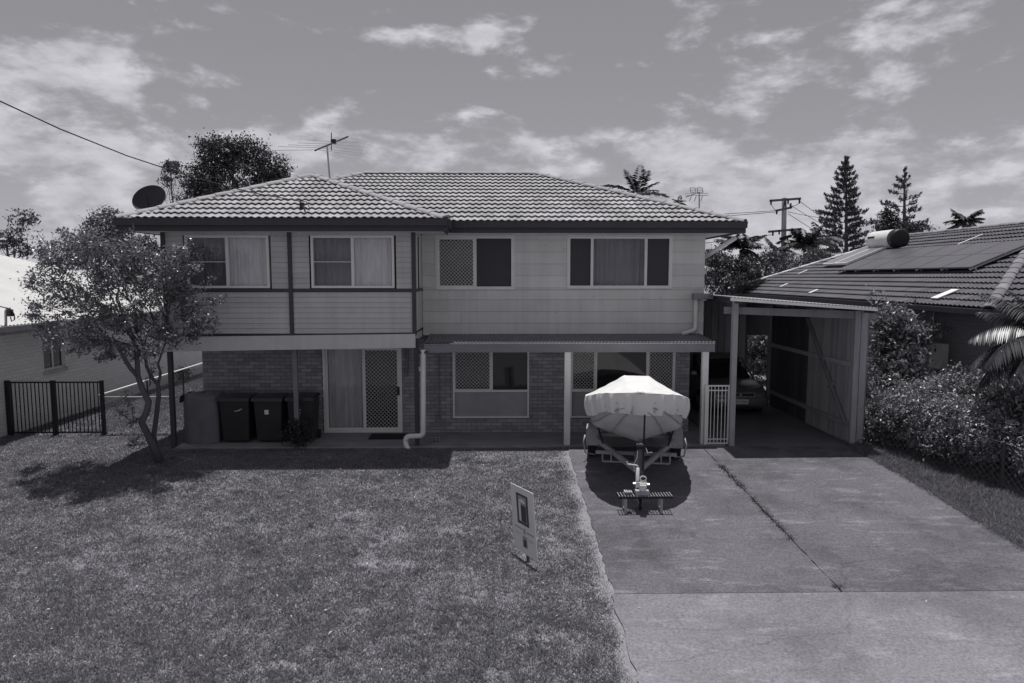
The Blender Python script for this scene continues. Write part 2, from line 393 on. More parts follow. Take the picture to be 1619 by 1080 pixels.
def curtain_mesh(x0, x1, z0, z1, Y, amp=.022, seed=0, waves=None):
    b = MB(); rr = random.Random(seed); n = int((x1-x0)/.012); ph = [rr.uniform(0, 6) for _ in range(4)]
    def fn(u, v):
        x = x0+(x1-x0)*u; z = z0+(z1-z0)*v
        q_ = .45+.9*abs(sin(x*2.3+ph[3])); y = Y+amp*q_*(sin(x*40+ph[0]+2.6*sin(x*5+ph[1])+.5*v)+.6*sin(x*83+ph[2]+2*sin(x*3)))*(.75+.25*v)
        return (x, y, z)
    return b.grid(fn, n, 3)
def window(parent, x0, x1, z0, z1, Y, panels, mull=(), fw=.05, fm='alu', trim=None, name='window'):
    """panels: (x0,x1,z0,z1,kind)"""
    b = MB(); rectframe(b, x0, x1, z0, z1, Y-.03, Y+.11, fw)
    if trim: rectframe(b, x0-trim, x1+trim, z0-trim*.8, z1+trim, Y-.022, Y+.02, trim-.002)
    f = b.build(name, M[fm], parent)
    for k, (a, c, z0_, z1_, ww) in enumerate(mull):
        MB().box(a-ww/2, c+ww/2, Y-.027+.001*k, Y+.06, z0_-(ww/2 if z0_ == z1_ else 0), z1_+(ww/2 if z0_ == z1_ else 0)).build('mullion', M[fm], f)
    for (a, c, p, q, kind) in panels:
        pane = MB().box(a, c, Y+.030, Y+.036, p, q)
        if kind == 'dark': pane.build('pane', M['gdark'], f)
        elif kind == 'screen':
            pane.build('pane', M['gdark'], f); MB().box(a, c, Y+.01, Y+.012, p, q).build('fly_screen', M['screen'], f)
        elif kind == 'frost': pane.build('pane', M['frost'], f)
        elif kind == 'mesh':
            pane.build('pane', M['gdark'], f); gb = MB(); zigzag(gb, a, c, p, q, Y-.008); gb.build('security_grille', M['mesh'], f)
            fb = MB(); rectframe(fb, a, c, p, q, Y-.014, Y+.004, .022); fb.build('grille_frame', M[fm], f)
        else:
            pane.build('pane', M['glass'], f)
            curtain_mesh(a-.03, c+.03, p-.03, q+.03, Y+.15, seed=int(a*100)).build('curtain', M['curtain' if kind == 'curtain' else 'curtain_d'], f, smooth=True)
    return f
# ------------------------------------------------------------------ the house
WY, MY, BY = 14.60, 15.85, 15.90        # wing front, main upper front, brick front
house = thing('house', (-1.2, 15.9, G0), 'two-storey house with pale tiled hip roof, pale boards above and dark brick below', 'house')
def segs(x0, x1, holes):
    out = [(x0, x1)]
    for a, c in holes:
        nxt = []
        for p, q in out:
            if c <= p or a >= q: nxt.append((p, q)); continue
            if a > p: nxt.append((p, a))
            if c < q: nxt.append((c, q))
        out = nxt
    return out
def boards(parent, x0, x1, z0, z1, Y, h, holes, m, joints=()):
    """holes: (x0,x1,z0,z1); each board a lapped plank of its own"""
    z = z0; k = 0
    while z < z1-.02:
        zt = min(z+h, z1)
        cuts = sorted({z, zt} | {q for hh in holes for q in hh[2:] if z+.01 < q < zt-.01})
        for za, zb in zip(cuts[:-1], cuts[1:]):
            hs = [(a, c) for a, c, p, q in holes if p < (za+zb)/2 < q]
            for a, c in segs(x0, x1, hs):
                parts = [a]+[j for j in joints[k % len(joints)] if a+.2 < j < c-.2]+[c] if joints else [a, c]
                for p, q in zip(parts[:-1], parts[1:]):
                    lo = Y-.014*(1-(za-z)/h); hi = Y-.014*(1-(zb-z)/h); p2 = p+.001; q2 = q-.0015
                    b = MB(); b.hexa([(p2, lo, za), (q2, lo, za), (q2, Y+.02, za), (p2, Y+.02, za), (p2, hi, zb-.004), (q2, hi, zb-.004), (q2, Y+.02, zb-.004), (p2, Y+.02, zb-.004)])
                    b.build('weatherboard', m, parent)
        z = zt; k += 1
# windows first (their openings)
w1 = (-6.61, -4.86, 3.345, 4.45); w2 = (-3.98, -2.23, 3.345, 4.45)
wA = (-1.45, .32, 3.31, 4.51); wB = (1.58, 3.97, 3.33, 4.51)
door = (-4.13, -2.29, -.10, 1.99); wC = (-1.10, .69, .27, 1.93); wD = (1.66, 4.13, .27, 1.93)
core = MB()
core.box(-7.06, -1.84, WY+.25, 22.6, 2.37, 4.50); core.box(-1.83, 4.72, MY+.25, 22.6, 2.24, 4.58)
core.box(-6.9, 4.46, BY+.3, 22.6, G0, 2.2)
cw = core.build('wall_core', M['unlit_room'], house)
wing = MB().box(-7.07, -1.81, WY+.022, WY+.03, 4.46, 4.52).build('wing_wall', M['board'], house)
boards(wing, -7.02, -4.46, 2.38, 3.265, WY, .1105, [], M['board']); boards(wing, -4.38, -1.86, 2.38, 3.265, WY, .1105, [], M['board'])
boards(wing, -7.02, -4.46, 3.335, 4.52, WY, .1105, [(w1[0]-.04, w1[1]+.04, w1[2]-.03, 4.6)], M['board']); boards(wing, -4.38, -1.86, 3.335, 4.52, WY, .1105, [(w2[0]-.04, w2[1]+.04, w2[2]-.03, 4.6)], M['board'])
# head boards above the wing windows
for w in (w1, w2): MB().box(w[0]-.04, w[1]+.04, WY-.016, WY+.1, w[3], 4.52).build('head_board', M['board'], wing)
for x in (-7.06, -4.42, -1.82): MB().box(x-.04, x+.04, WY-.045, WY+.06, 2.33, 4.51).build('corner_strip', M['dark'], wing)
MB().box(-7.02, -1.86, WY-.035, WY+.05, 3.268, 3.330).build('sill_band', M['dark'], wing)
MB().hexa([(-7.1, WY-.02, 2.315), (-1.80, WY-.02, 2.375), (-1.80, WY+.1, 2.375), (-7.1, WY+.1, 2.315), (-7.1, WY-.02, 2.345), (-1.80, WY-.02, 2.40), (-1.80, WY+.1, 2.40), (-7.1, WY+.1, 2.345)]).build('bottom_strip', M['dark'], wing)  # dark band along the foot of the wing boards
# wing right side: boards facing +x and a narrow window
side = MB()
side.box(-1.80, -1.785, WY+.05, MY, 2.42, 3.27); side.box(-1.80, -1.785, WY+.05, 14.86, 3.33, 4.52); side.box(-1.80, -1.785, 15.42, MY, 3.33, 4.52); side.box(-1.80, -1.785, 14.86, 15.42, 4.45, 4.52)
sd = side.build('side_wall', M['board'], house)
MB().box(-1.80, -1.77, WY+.06, MY-.01, 3.265, 3.33).build('side_sill', M['dark'], sd)
sb = MB(); sb.box(-1.83, -1.81, 14.86, 15.42, 3.33, 4.45); sb.build('side_pane', M['gdark'], sd)
sb = MB()
for a, c in ((14.86, 14.90), (15.38, 15.42)): sb.box(-1.80, -1.775, a, c, 3.331, 4.449)
sb.build('side_window_frame', M['alu'], sd)
MB().box(-7.07, -7.05, WY+.06, 22.5, 2.4, 4.52).build('side_wall', M['board'], house)
# wing floor overhang, pale beam and posts under it
MB().box(-7.1, -1.80, WY+.08, BY+.2, 2.20, 2.36).build('wing_floor', M['beamp'], house)
MB().hexa([(-7.12, WY-.06, 2.00), (-1.80, WY-.06, 2.075), (-1.80, WY-.01, 2.075), (-7.12, WY-.01, 2.00), (-7.12, WY-.06, 2.31), (-1.80, WY-.06, 2.37), (-1.80, WY-.01, 2.37), (-7.12, WY-.01, 2.31)]).build('fascia_beam', M['beamp'], house)
for x, mm in ((-7.06, 'dark'), (-4.40, 'awn'), (-1.80, 'dark')): MB().box(x-.045, x+.045, WY+.02, WY+.11, G0-.03, 2.26).build('post', M[mm], house)
# main upper wall
main = MB().box(-1.79, 4.74, MY+.021, MY+.03, 4.56, 4.60).build('main_wall', M['board2'], house)
boards(main, -1.78, 4.76, 2.235, 4.595, MY, .2745, [(w[0]-.03, w[1]+.03, w[2]-.03, w[3]+.03) for w in (wA, wB)], M['board2'], joints=[(.9,), (-.9, 3.1), (1.9,), (), (2.9,), (.3,), (), (3.5,)])
MB().box(4.745, 4.765, MY+.02, 22.6, 2.24, 4.59).build('side_wall', M['board2'], house)
def pan(w, *ps):
    x0, x1, z0, z1 = w; out = []
    for a, c, p, q, k in ps: out.append((x0+(x1-x0)*a, x0+(x1-x0)*c, z0+(z1-z0)*p, z0+(z1-z0)*q, k))
    return out
for w, kr in ((w1, 'curtain'), (w2, 'curtain')):
    xm = (w[0]+w[1])/2
    window(house, *w, WY, [(w[0]+.05, xm-.03, w[2]+.05, w[3]-.05, 'dim'), (xm+.03, w[1]-.05, w[2]+.05, w[3]-.05, kr)], [(xm, xm, w[2]+.05, w[3]-.05, .06), (w[0]+.05, xm-.03, (w[2]+w[3])/2, (w[2]+w[3])/2, .014)], .05)
xm = -.56
window(house, *wA, MY, [(wA[0]+.05, xm-.03, wA[2]+.05, wA[3]-.05, 'mesh'), (xm+.03, wA[1]-.05, wA[2]+.05, wA[3]-.05, 'screen')], [(xm, xm, wA[2]+.05, wA[3]-.05, .06)], .05, trim=.03)
a, c = 2.135, 3.385
window(house, *wB, MY, [(wB[0]+.05, a-.03, wB[2]+.05, wB[3]-.05, 'screen'), (a+.03, c-.03, wB[2]+.05, wB[3]-.05, 'dim2'), (c+.03, wB[1]-.05, wB[2]+.05, wB[3]-.05, 'screen')], [(a, a, wB[2]+.05, wB[3]-.05, .06), (c, c, wB[2]+.05, wB[3]-.05, .06)], .05, trim=.03)
# ---- brick storey
bw = MB().box(-6.92, 4.48, BY+.008, BY+.10, G0, .26)
for a, c in ((-6.92, door[0]), (door[1], wC[0]), (wC[1], wD[0]), (wD[1], 4.48)): bw.box(a, c, BY+.008, BY+.10, .2605 if c != door[0] else .2605, 2.25)
bw.v = []; bw.f = []
for a, c, p, q in ((-6.92, door[0], G0, 2.25), (door[1], wC[0], G0, 2.25), (wC[0], wC[1], G0, wC[2]), (wC[1], wD[0], G0, 2.25), (wD[0], wD[1], G0, wD[2]), (wD[1], 4.48, G0, 2.25), (door[0], door[1], door[3], 2.25), (wC[0], wC[1], wC[3], 2.25), (wD[0], wD[1], wD[3], 2.25)):
    bw.box(a, c, BY+.008, BY+.10, p, q)
bw.box(4.38, 4.48, BY+.101, 22.6, G0, 2.25); bw.box(-6.92, -6.82, BY+.101, 22.6, G0, 2.25)
bwall = bw.build('brick_wall', M['mortar'], house)
def bricks():
    L_, H_ = .2290, .0745; todo = []
    holes = [door, wC, wD]; row = 0; z = G0+.004
    while z+H_ < 2.2:
        x = -6.92-(.12 if row % 2 else 0)
        while x < 4.48:
            hs = [(a-.004, c+.004) for a, c, p, q in holes if p-.03 < z+H_/2 < q+.03]
            for a, c in segs(max(x, -6.92), min(x+L_, 4.48), hs):
                if c-a > .03: todo.append((a, c, z))
            x += .2405
        z += .0862; row += 1
    def rank(t):
        a, c, z = t; x = (a+c)/2
        vis = z > .75 and x < -4.1
        vis2 = (-2.2 < x < -1.15 or .7 < x < 1.62 or x > 4.14) and z > .2
        return (0 if vis else 1 if vis2 else 2, abs(x))
    todo.sort(key=rank); shape = {}
    off = wloc(house); joined = MB()
    for i, (a, c, z) in enumerate(todo):
        dy = random.uniform(-.002, .002)
        if i < 300:
            key = round(c-a, 3)
            if key not in shape: shape[key] = shared('brick', MB().box(0, key, 0, .03, 0, H_), M['brick'])
            link('brick', shape[key], None, bwall, Vector((a, BY+dy, z))-off)
        else: joined.box(a, c, BY+dy, BY+.03, z, z+H_)
    tag(joined.build('brickwork', M['brick_s'], bwall), kind='stuff')
bricks()
# lower windows and sliding door
def lower(w, splits, kinds):
    zt = .935; xs = [w[0]+.04]+splits+[w[1]-.04]; ps = []; mu = [(w[0]+.04, w[1]-.04, zt-.02, zt-.02, .05)]
    for i, k in enumerate(kinds): ps.append((xs[i]+(.03 if i else 0), xs[i+1]-(.03 if i < len(kinds)-1 else 0), zt, w[3]-.04, k))
    for s_ in splits: mu.append((s_, s_, zt, w[3]-.04, .055))
    ps.append((w[0]+.04, w[1]-.04, w[2]+.03, zt-.05, 'frost'))
    window(house, *w, BY-.02, ps, mu, .04)
lower(wC, [-.19], ['mesh', 'dark']); lower(wD, [2.26, 3.47], ['mesh', 'dark', 'mesh'])
d0, d1, _, dz1 = door; xm = (d0+d1)/2
fr = MB(); rectframe(fr, d0, d1, G0+.03, dz1, BY-.03, BY+.1, .055, .06); dr = fr.build('sliding_door', M['alu'], house)
fb = MB(); rectframe(fb, d0+.055, xm+.03, G0+.09, dz1-.055, BY+.03, BY+.06, .045); fb.build('glass_leaf', M['alu'], dr)
MB().box(d0+.1, xm-.015, BY+.042, BY+.048, G0+.135, dz1-.1).build('pane', M['glass'], dr)
curtain_mesh(d0+.08, xm+.03, G0+.1, dz1-.06, BY+.16, seed=5).build('curtain', mat('lace curtain', .6, .9, .15, 2.5, stretch=(6, 1, .8)), dr, smooth=True)
fb = MB(); rectframe(fb, xm+.012, d1-.056, G0+.091, dz1-.056, BY-.012, BY+.02, .055); fb.build('screen_leaf', M['alu'], dr)
gb = MB(); zigzag(gb, xm+.067, d1-.111, G0+.146, dz1-.111, BY, .09, .007); gb.build('security_grille', M['mesh'], dr)
MB().box(xm+.03, d1-.08, BY+.03, BY+.036, G0+.11, dz1-.08).build('pane', M['gdark'], dr)
MB().box(d1-.112, d1-.058, BY-.045, BY-.013, .82, 1.02).build('lock', M['black'], dr)
# ---- roof
EZ, EW = 4.78, 4.735
A = Vector((-4.60, 17.15, 6.05)); A2 = Vector((-4.60, 18.25, 6.05)); R0 = Vector((-3.71, 19.1, 6.385)); R1 = Vector((1.05, 19.1, 6.385))
FWL, FWR = Vector((-7.66, 13.93, EW)), Vector((-1.08, 13.93, EW)); FML, FMR = Vector((-1.08, 15.16, EZ)), Vector((5.42, 15.16, EZ)); BL, BR = Vector((-7.66, 23.04, EZ)), Vector((5.42, 23.04, EZ))
dk = MB(); D = Vector((0, 0, -.045))
for q in ([FWL, FWR, A], [FML, FMR, R1, R0, A2], [FWR, FML, A2, A], [FWL, A, A2, R0, BL], [BL, R0, R1, BR], [FMR, BR, R1]): dk.add([p+D for p in q], [tuple(range(len(q)))])
roof = dk.build('roof', M['dark'], house)  # underlay coloured dark to deepen the shade in gaps under the tiles
def plane2(O, eend, top):
    O = Vector(O); e = (Vector(eend)-O).normalized(); t = Vector(top)-O; s = (t-e*t.dot(e)).normalized(); return O, e, s
n_single = 0
O, e, s = plane2(FWL, FWR, A)
poly = [(0, 0), ((FWR-O).length, 0), ((A-O).dot(e), (A-O).dot(s))]
j1, c1 = tile_plane(O, e, s, poly, roof, M['tile'], None, lambda a, b: True)
O, e, s = plane2(FML, FMR, R1)
poly = [((p-O).dot(e), (p-O).dot(s)) for p in (FML, FMR, R1, R0, A2)]; poly[0] = (poly[0][0], 0); poly[1] = (poly[1][0], 0)
lim = 300-c1; cntr = [0]
def single(a, b):
    if cntr[0] < lim: cntr[0] += 1; return True
    return False
j2, c2 = tile_plane(O, e, s, poly, roof, M['tile'], None, single)
for O_, E_, T_, pts in ((FMR, BR, R1, (FMR, BR, R1)), (FWR, FML, A2, (FWR, FML, A2, A))):
    O, e, s = plane2(O_, E_, T_); poly = [((p-O).dot(e), (p-O).dot(s)) for p in pts]
    j3, c3 = tile_plane(O, e, s, poly, roof, M['tile'], None, lambda a, b: False); j2.add(j3.v, j3.f)
TS = mat('roof tile far', .365, .8, .13, 1.1, .25, 50, isl=.10, fine=.05)
tag(j2.build('tiling', TS, roof), kind='stuff')
for a, c in ((FWL, A), (FWR, A), (A, A2), (A2, R0), (R0, R1), (FMR, R1), (BR, R1), (BL, R0)): caps(a, c, roof, M['cap'])
# gutters, fascias, soffits
def gutter(a, c, zt, out, hide=0):
    a = Vector(a); c = Vector(c); o = Vector(out); gb = MB()
    def q(p, d, z): return Vector((p.x+o.x*d, p.y+o.y*d, z))
    gb.hexa([q(a, 0, zt-.125), q(c, 0, zt-.125), q(c, .085, zt-.125), q(a, .085, zt-.125), q(a, 0, zt), q(c, 0, zt), q(c, .11, zt), q(a, .11, zt)])
    gb.hexa([q(a, .095, zt-.004), q(c, .095, zt-.004), q(c, .12, zt-.004), q(a, .12, zt-.004), q(a, .095, zt+.012), q(c, .095, zt+.012), q(c, .12, zt+.012), q(a, .12, zt+.012)])
    gg = gb.build('gutter', M['dark'], house, fix=True)
    fb = MB(); fb.hexa([q(a, -.03, zt-.235), q(c, -.03, zt-.235), q(c, -.002, zt-.235), q(a, -.002, zt-.235), q(a, -.03, zt-.02), q(c, -.03, zt-.02), q(c, -.002, zt-.02), q(a, -.002, zt-.02)])
    fb.build('fascia', M['fascia'], house, fix=True)
gutter((-7.70, 13.99, 0), (-1.05, 13.99, 0), EW, (0, -1, 0)); gutter((-1.12, 13.995, 0), (-1.12, 15.10, 0), EW+.002, (1, 0, 0)); gutter((-7.60, 13.995, 0), (-7.60, 23.0, 0), EW+.002, (-1, 0, 0))
gutter((-1.118, 15.22, 0), (5.47, 15.22, 0), EZ+.002, (0, -1, 0)); gutter((5.37, 15.225, 0), (5.37, 23.0, 0), EZ, (1, 0, 0))
sf = MB(); sf.box(-7.60, -1.15, 14.02, WY+.03, 4.515, 4.527); sf.box(-7.60, -7.05, WY+.031, 23, 4.515, 4.527); sf.box(-1.80, -1.15, WY+.031, 15.25, 4.516, 4.528)
sf.box(-1.15, 5.34, 15.25, MY+.02, 4.58, 4.592); sf.box(4.75, 5.34, MY+.021, 23, 4.58, 4.592); sf.box(-1.80, -1.15, 15.2505, MY, 4.581, 4.593)
sf.build('soffit', M['soffit'], house)
# ---- awning over the patio
AY, AL, AR = 14.62, -1.62, 4.66
aw = MB()
def corr(u, v):
    x = AL+(AR-AL)*u; y = MY+.01+(AY-.03-MY)*v; return (x, y, 2.262-.085*v+.009*sin(2*pi*x/.076))
aw.grid(corr, int((AR-AL)/.076*6), 2)
awn = aw.build('awning', M['awn'], house, smooth=True)
b = MB(); b.box(AL, AR, AY, AY+.05, 1.965, 2.140); b.box(AL, AR, AY-.018, AY, 2.125, 2.150); b.box(AL, AR, AY-.012, AY, 1.965, 1.985); b.box(AL, AR, AY-.006, AY, 2.04, 2.05); b.build('front_beam', M['awnb'], awn)
MB().box(AL+.55, AR, AY-.022, AY+.03, 2.1505, 2.160).build('sunlit_lip', M['white'], awn)  # white strip paints the sun grazing the awning's front lip
MB().hexa([(AR-.05, AY+.051, 1.97), (AR, AY+.051, 1.97), (AR, MY, 2.06), (AR-.05, MY, 2.06), (AR-.05, AY+.051, 2.13), (AR, AY+.051, 2.13), (AR, MY, 2.22), (AR-.05, MY, 2.22)]).build('end_beam', M['awnb'], awn)
MB().box(AL, AL+.04, AY+.051, MY, 1.97, 2.13).build('end_beam', M['awnb'], awn)
for x in (1.47, 4.47): MB().box(x-.065, x+.065, AY+.005, AY+.12, G0, 1.965).build('post', M['white'], awn)
# ---- pipes and small fittings
def pipe(name, pts, r, m, parent=house): return MB().tube(pts, r, 12).build(name, m, parent, smooth=True)
def bend(pts, r, n=5):
    """round the corners of a polyline"""
    P = [Vector(p) for p in pts]; out = [P[0]]
    for i in range(1, len(P)-1):
        a = (P[i-1]-P[i]).normalized()*r; c = (P[i+1]-P[i]).normalized()*r
        for k in range(n+1):
            t = k/n; out.append((P[i]+a)*(1-t)**2+P[i]*2*t*(1-t)+(P[i]+c)*t*t)
    return out+[P[-1]]
yp = 14.58
p0, p1_, p2_, p3 = W(669, 553, yp), W(669, 689, yp), W(642, 690, yp), W(641, 703, yp)
pipe('downpipe', bend([p0, p1_, p2_, p3, W(650, 716, yp-.12)], .09), .058, M['pvc'])
MB().box(p0.x-.09, p0.x+.09, yp-.05, yp+.06, 1.955, 2.0).build('pipe_bracket', M['dark'], house)
rx = 4.62
MB().box(4.47, 4.92, MY-.19, MY-.02, 3.075, 3.20).build('box_gutter', M['awnb'], house)
pipe('downpipe', bend([(4.55, MY-.10, 3.08), (4.55, MY-.10, 2.36), (4.22, MY-.16, 2.265)], .08), .052, M['pvc'])
pipe('downpipe', [W(1163, 376, 15.6), W(1112, 408, 16.3)], .05, M['white'])
for px, y0, y1 in ((694, 562, 658), (641, 552, 590), (645, 552, 588)):
    MB().bar(W(px, y0, BY-.02), W(px, y1, BY-.02), .022).build('conduit', M['awn'], house)
for px, py in ((692, 660), (642, 592)): c_ = W(px, py, BY-.03); MB().box(c_.x-.04, c_.x+.04, BY-.05, BY-.003, c_.z-.05, c_.z+.05).build('conduit_box', M['awn'], house)
c_ = W(664, 583, BY); MB().box(c_.x-.035, c_.x+.035, BY-.05, BY-.003, c_.z-.05, c_.z+.05).build('wall_socket', M['white'], house)
def brickmat(name, v):
    m = bpy.data.materials.new(name); m.use_nodes = True; N = m.node_tree.nodes; L = m.node_tree.links; geo = N.new('ShaderNodeNewGeometry'); sx = N.new('ShaderNodeSeparateXYZ'); cb = N.new('ShaderNodeCombineXYZ')
    L.new(geo.outputs['Position'], sx.inputs[0]); ad = N.new('ShaderNodeMath'); L.new(sx.outputs[0], ad.inputs[0]); L.new(sx.outputs[1], ad.inputs[1]); L.new(ad.outputs[0], cb.inputs[0]); L.new(sx.outputs[2], cb.inputs[1])
    t = N.new('ShaderNodeTexBrick'); L.new(cb.outputs[0], t.inputs['Vector']); t.inputs['Scale'].default_value = 1; t.inputs['Brick Width'].default_value = .24; t.inputs['Row Height'].default_value = .086; t.inputs['Mortar Size'].default_value = .008
    t.inputs['Color1'].default_value = g(v); t.inputs['Color2'].default_value = g(v*.9); t.inputs['Mortar'].default_value = g(v*.78)
    b = N['Principled BSDF']; b.inputs['Roughness'].default_value = .9; L.new(t.outputs[0], b.inputs['Base Color']); bp = N.new('ShaderNodeBump'); bp.inputs['Strength'].default_value = .5; bp.inputs['Distance'].default_value = .01; bp.invert = True; L.new(t.outputs['Fac'], bp.inputs['Height']); L.new(bp.outputs[0], b.inputs['Normal']); return m
# ------------------------------------------------------------------ carport
cp = thing('carport', (6.5, 14.7, G0), 'open timber carport with vertical paling side wall between the two houses', 'carport')
CF = 14.10                                            # front edge of its roof
zl = W(1127, 470, CF).z; zr = W(1383, 487, CF).z; xl = 4.80; xr = 7.88
sh = MB(); NW = int((xr-xl)/.076*5)
def cps(u, v):
    x = xl+(xr-xl)*u; y = CF+(21.0-CF)*v; return (x, y, zl+(zr-zl)*u+.008*sin(2*pi*x/.076))
sh.grid(cps, NW, 2); sh.build('roof_sheet', M['steel'], cp, smooth=True)
MB().hexa([(xl, CF-.02, zl-.075), (xr, CF-.02, zr-.065), (xr, CF+.04, zr-.065), (xl, CF+.04, zl-.075), (xl, CF-.02, zl-.012), (xr, CF-.02, zr-.012), (xr, CF+.04, zr-.012), (xl, CF+.04, zl-.012)]).build('barge_flashing', mat('white flashing', .8, .4, .08, 4), cp)
by = 14.62; b0 = W(1146, 485, by); b1 = W(1386, 493, by)
MB().hexa([(b0.x, by, b0.z-.15), (b1.x, by, b1.z-.17), (b1.x, by+.06, b1.z-.17), (b0.x, by+.06, b0.z-.15), (b0.x, by, b0.z), (b1.x, by, b1.z), (b1.x, by+.06, b1.z), (b0.x, by+.06, b0.z)]).build('front_beam', M['wood'], cp)
for k in range(4):
    x = xl+.25+k*.95; z = zl+(zr-zl)*(x-xl)/(xr-xl); MB().box(x-.03, x+.03, CF+.1, 20.8, z-.12, z-.012).build('rafter', M['woodd'], cp)
pl = G(1154, 704); MB().box(pl.x-.055, pl.x+.055, 14.50, 14.615, G0-.02, zl-.05).build('post', mat('grey post', .34, .7, .1, 4), cp)
xw = 7.73                                             # inside face of the side wall
pr = MB(); pr.box(xw-.06, xw+.06, 14.55, 14.61, G0-.02, zr-.08); pr.build('post', M['wood'], cp)
MB().box(xw+.10, xw+.24, 14.60, 14.76, G0-.02, zr-.05).build('post', M['wood'], cp)
MB().box(xw+.245, xw+.30, 14.66, 14.70, .1, zr-.2).build('downpipe', M['awnb'], cp)
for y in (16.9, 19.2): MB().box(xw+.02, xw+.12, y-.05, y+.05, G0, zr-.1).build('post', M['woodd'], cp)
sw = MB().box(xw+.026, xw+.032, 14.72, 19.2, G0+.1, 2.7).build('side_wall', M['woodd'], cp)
y = 14.75; k = 0
while y < 19.1:
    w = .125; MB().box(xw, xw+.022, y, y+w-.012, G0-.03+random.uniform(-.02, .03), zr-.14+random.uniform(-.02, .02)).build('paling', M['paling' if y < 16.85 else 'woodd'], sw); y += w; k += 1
for z in (.28, 1.62): MB().box(xw-.045, xw-.002, 14.74, 19.15, z, z+.10).build('rail', M['paling'], cp)
MB().bar((xw-.07, 14.8, .35), (xw-.07, 16.85, 2.55), .045, .07, up=(1, 0, 0)).build('brace', mat('brace timber', .2, .85, .15, 5), cp)
# back wall of the bay, vertical boards, with the gap to the garden beside it
bk = MB().box(4.6, 7.34, 20.03, 20.06, G0, 2.9).build('back_wall', M['woodd'], cp)
x = 4.62
while x < 7.2: MB().box(x, x+.19, 20.0, 20.028, G0+.02, 2.88).build('board', M['wood'], bk); x += .205
MB().box(7.98, 8.12, 20.0, 20.12, G0, 2.85).build('post', M['woodd'], cp)
MB().box(7.35, 7.979, 20.0, 20.1, 1.87, 2.9).build('lintel', M['woodd'], cp)

# white side gate beside the carport post
gt = thing('gate', (4.76, 14.60, G0), 'narrow white metal gate with vertical bars beside the carport post', 'gate')
ga, gb_ = W(1119, 609, 14.58), W(1151, 702, 14.58)
b = MB(); rectframe(b, ga.x, gb_.x, gb_.z, ga.z, 14.57, 14.60, .03); b.build('frame', M['white'], gt)
MB().box(ga.x+.03, gb_.x-.03, 14.577, 14.593, ga.z-.13, ga.z-.105).build('rail', M['white'], gt); MB().box(ga.x+.03, gb_.x-.03, 14.577, 14.593, gb_.z+.1, gb_.z+.12).build('rail', M['white'], gt)
for k in range(5):
    x = ga.x+.03+(gb_.x-ga.x-.06)*(k+.7)/5.4; MB().box(x-.007, x+.007, 14.578, 14.592, gb_.z+.03, ga.z-.03).build('bar', M['white'], gt)
MB().box(ga.x-.05, ga.x-.004, 14.56, 14.61, G0, ga.z+.02).build('post', M['white'], gt)

# ------------------------------------------------------------------ neighbour on the right
nb = thing('house', (13, 20, G0), 'low neighbouring house with dark tiled roof carrying solar panels and a water tank', 'house')
NX, NY, NYB, NZ = 10.1, 13.92, 31.0, 2.92; NWID = 5.36
P0, P1 = Vector((NX, NYB, NZ)), Vector((NX, NY, NZ)); T0, T1 = Vector((NX+NWID, NYB-NWID, NZ+.414*NWID)), Vector((NX+NWID, NY+NWID, NZ+.414*NWID))
Q0, Q1 = Vector((NX+2*NWID, NYB, NZ)), Vector((NX+2*NWID, NY, NZ))
M['ntile'] = mat('neighbour tile', .10, .75, .16, 1.2, .25, 40, rnd=.16, fine=.06); M['ntile_s'] = mat('neighbour tile far', .10, .75, .16, 1.2, .25, 40, isl=.16, fine=.06)
dk = MB()
for q in ([P0, P1, T1, T0], [P1, Q1, T1], [Q1, Q0, T0, T1], [Q0, P0, T0]): dk.add([p+Vector((0, 0, -.045)) for p in q], [tuple(range(len(q)))])
nroof = dk.build('roof', M['ntile'], nb)
O, e, s = plane2(P0, P1, T1); poly = [((p-O).dot(e), (p-O).dot(s)) for p in (P0, P1, T1, T0)]
cntr = [0]
def single2(a, b):      # the nearest ones on the lower courses
    if a > 10.2 and b < 4.5 and cntr[0] < 300: cntr[0] += 1; return True
    return False
j, c = tile_plane(O, e, s, poly, nroof, M['ntile'], None, single2)
O, e, s = plane2(P1, Q1, T1); poly = [((p-O).dot(e), (p-O).dot(s)) for p in (P1, Q1, T1)]
j2, c = tile_plane(O, e, s, poly, nroof, M['ntile'], None, lambda a, b: False); j.add(j2.v, j2.f)
tag(j.build('tiling', M['ntile_s'], nroof), kind='stuff')
M['ncap'] = mat('neighbour cap', .20, .8, .2, 3, rnd=.2)
caps(P0, T0, nroof, mat('sunlit hip cap', .62, .8, .2, 3, rnd=.2)); caps(T0, T1, nroof, M['ncap']); caps(P1, T1, nroof, M['ncap'])  # far hip caps get a paler colour for the sunlight on them
# a few pale strips lying on the roof
def onroof(px, py):      # point on the visible roof plane
    n = Vector((-.414, 0, 1)); d = ray(px, py); c0 = Vector((0, 0, CZ)); t = (P1-c0).dot(n)/d.dot(n); return c0+d*t
M['bright'] = mat('pale patch', .75, .7, .05, 3)
SL = Vector((1, 0, .414)).normalized(); NN = Vector((-.414, 0, 1)).normalized()
for px, py, wd, ln in ((1495, 468, .26, .55), (1240, 453, .14, .3), (1287, 463, .16, .3), (1270, 432, .10, .4), (1535, 381, .06, .8)):
    c_ = onroof(px, py)+NN*.055; MB().bar(c_-SL*ln/2, c_+SL*ln/2, wd, .02, up=NN).build('roof_patch', M['bright'], nroof)
b = MB(); b.box(NX-.10, NX+.02, NY-.05, NYB, NZ-.13, NZ-.01); b.box(NX+.021, NX+2*NWID, NY-.1, NY+.02, NZ-.13, NZ-.01); b.build('gutter', M['woodd'], nb)
MB().box(NX+.03, NX+2*NWID, NY+.021, NYB, NZ-.16, NZ-.14).build('soffit', M['woodd'], nb)
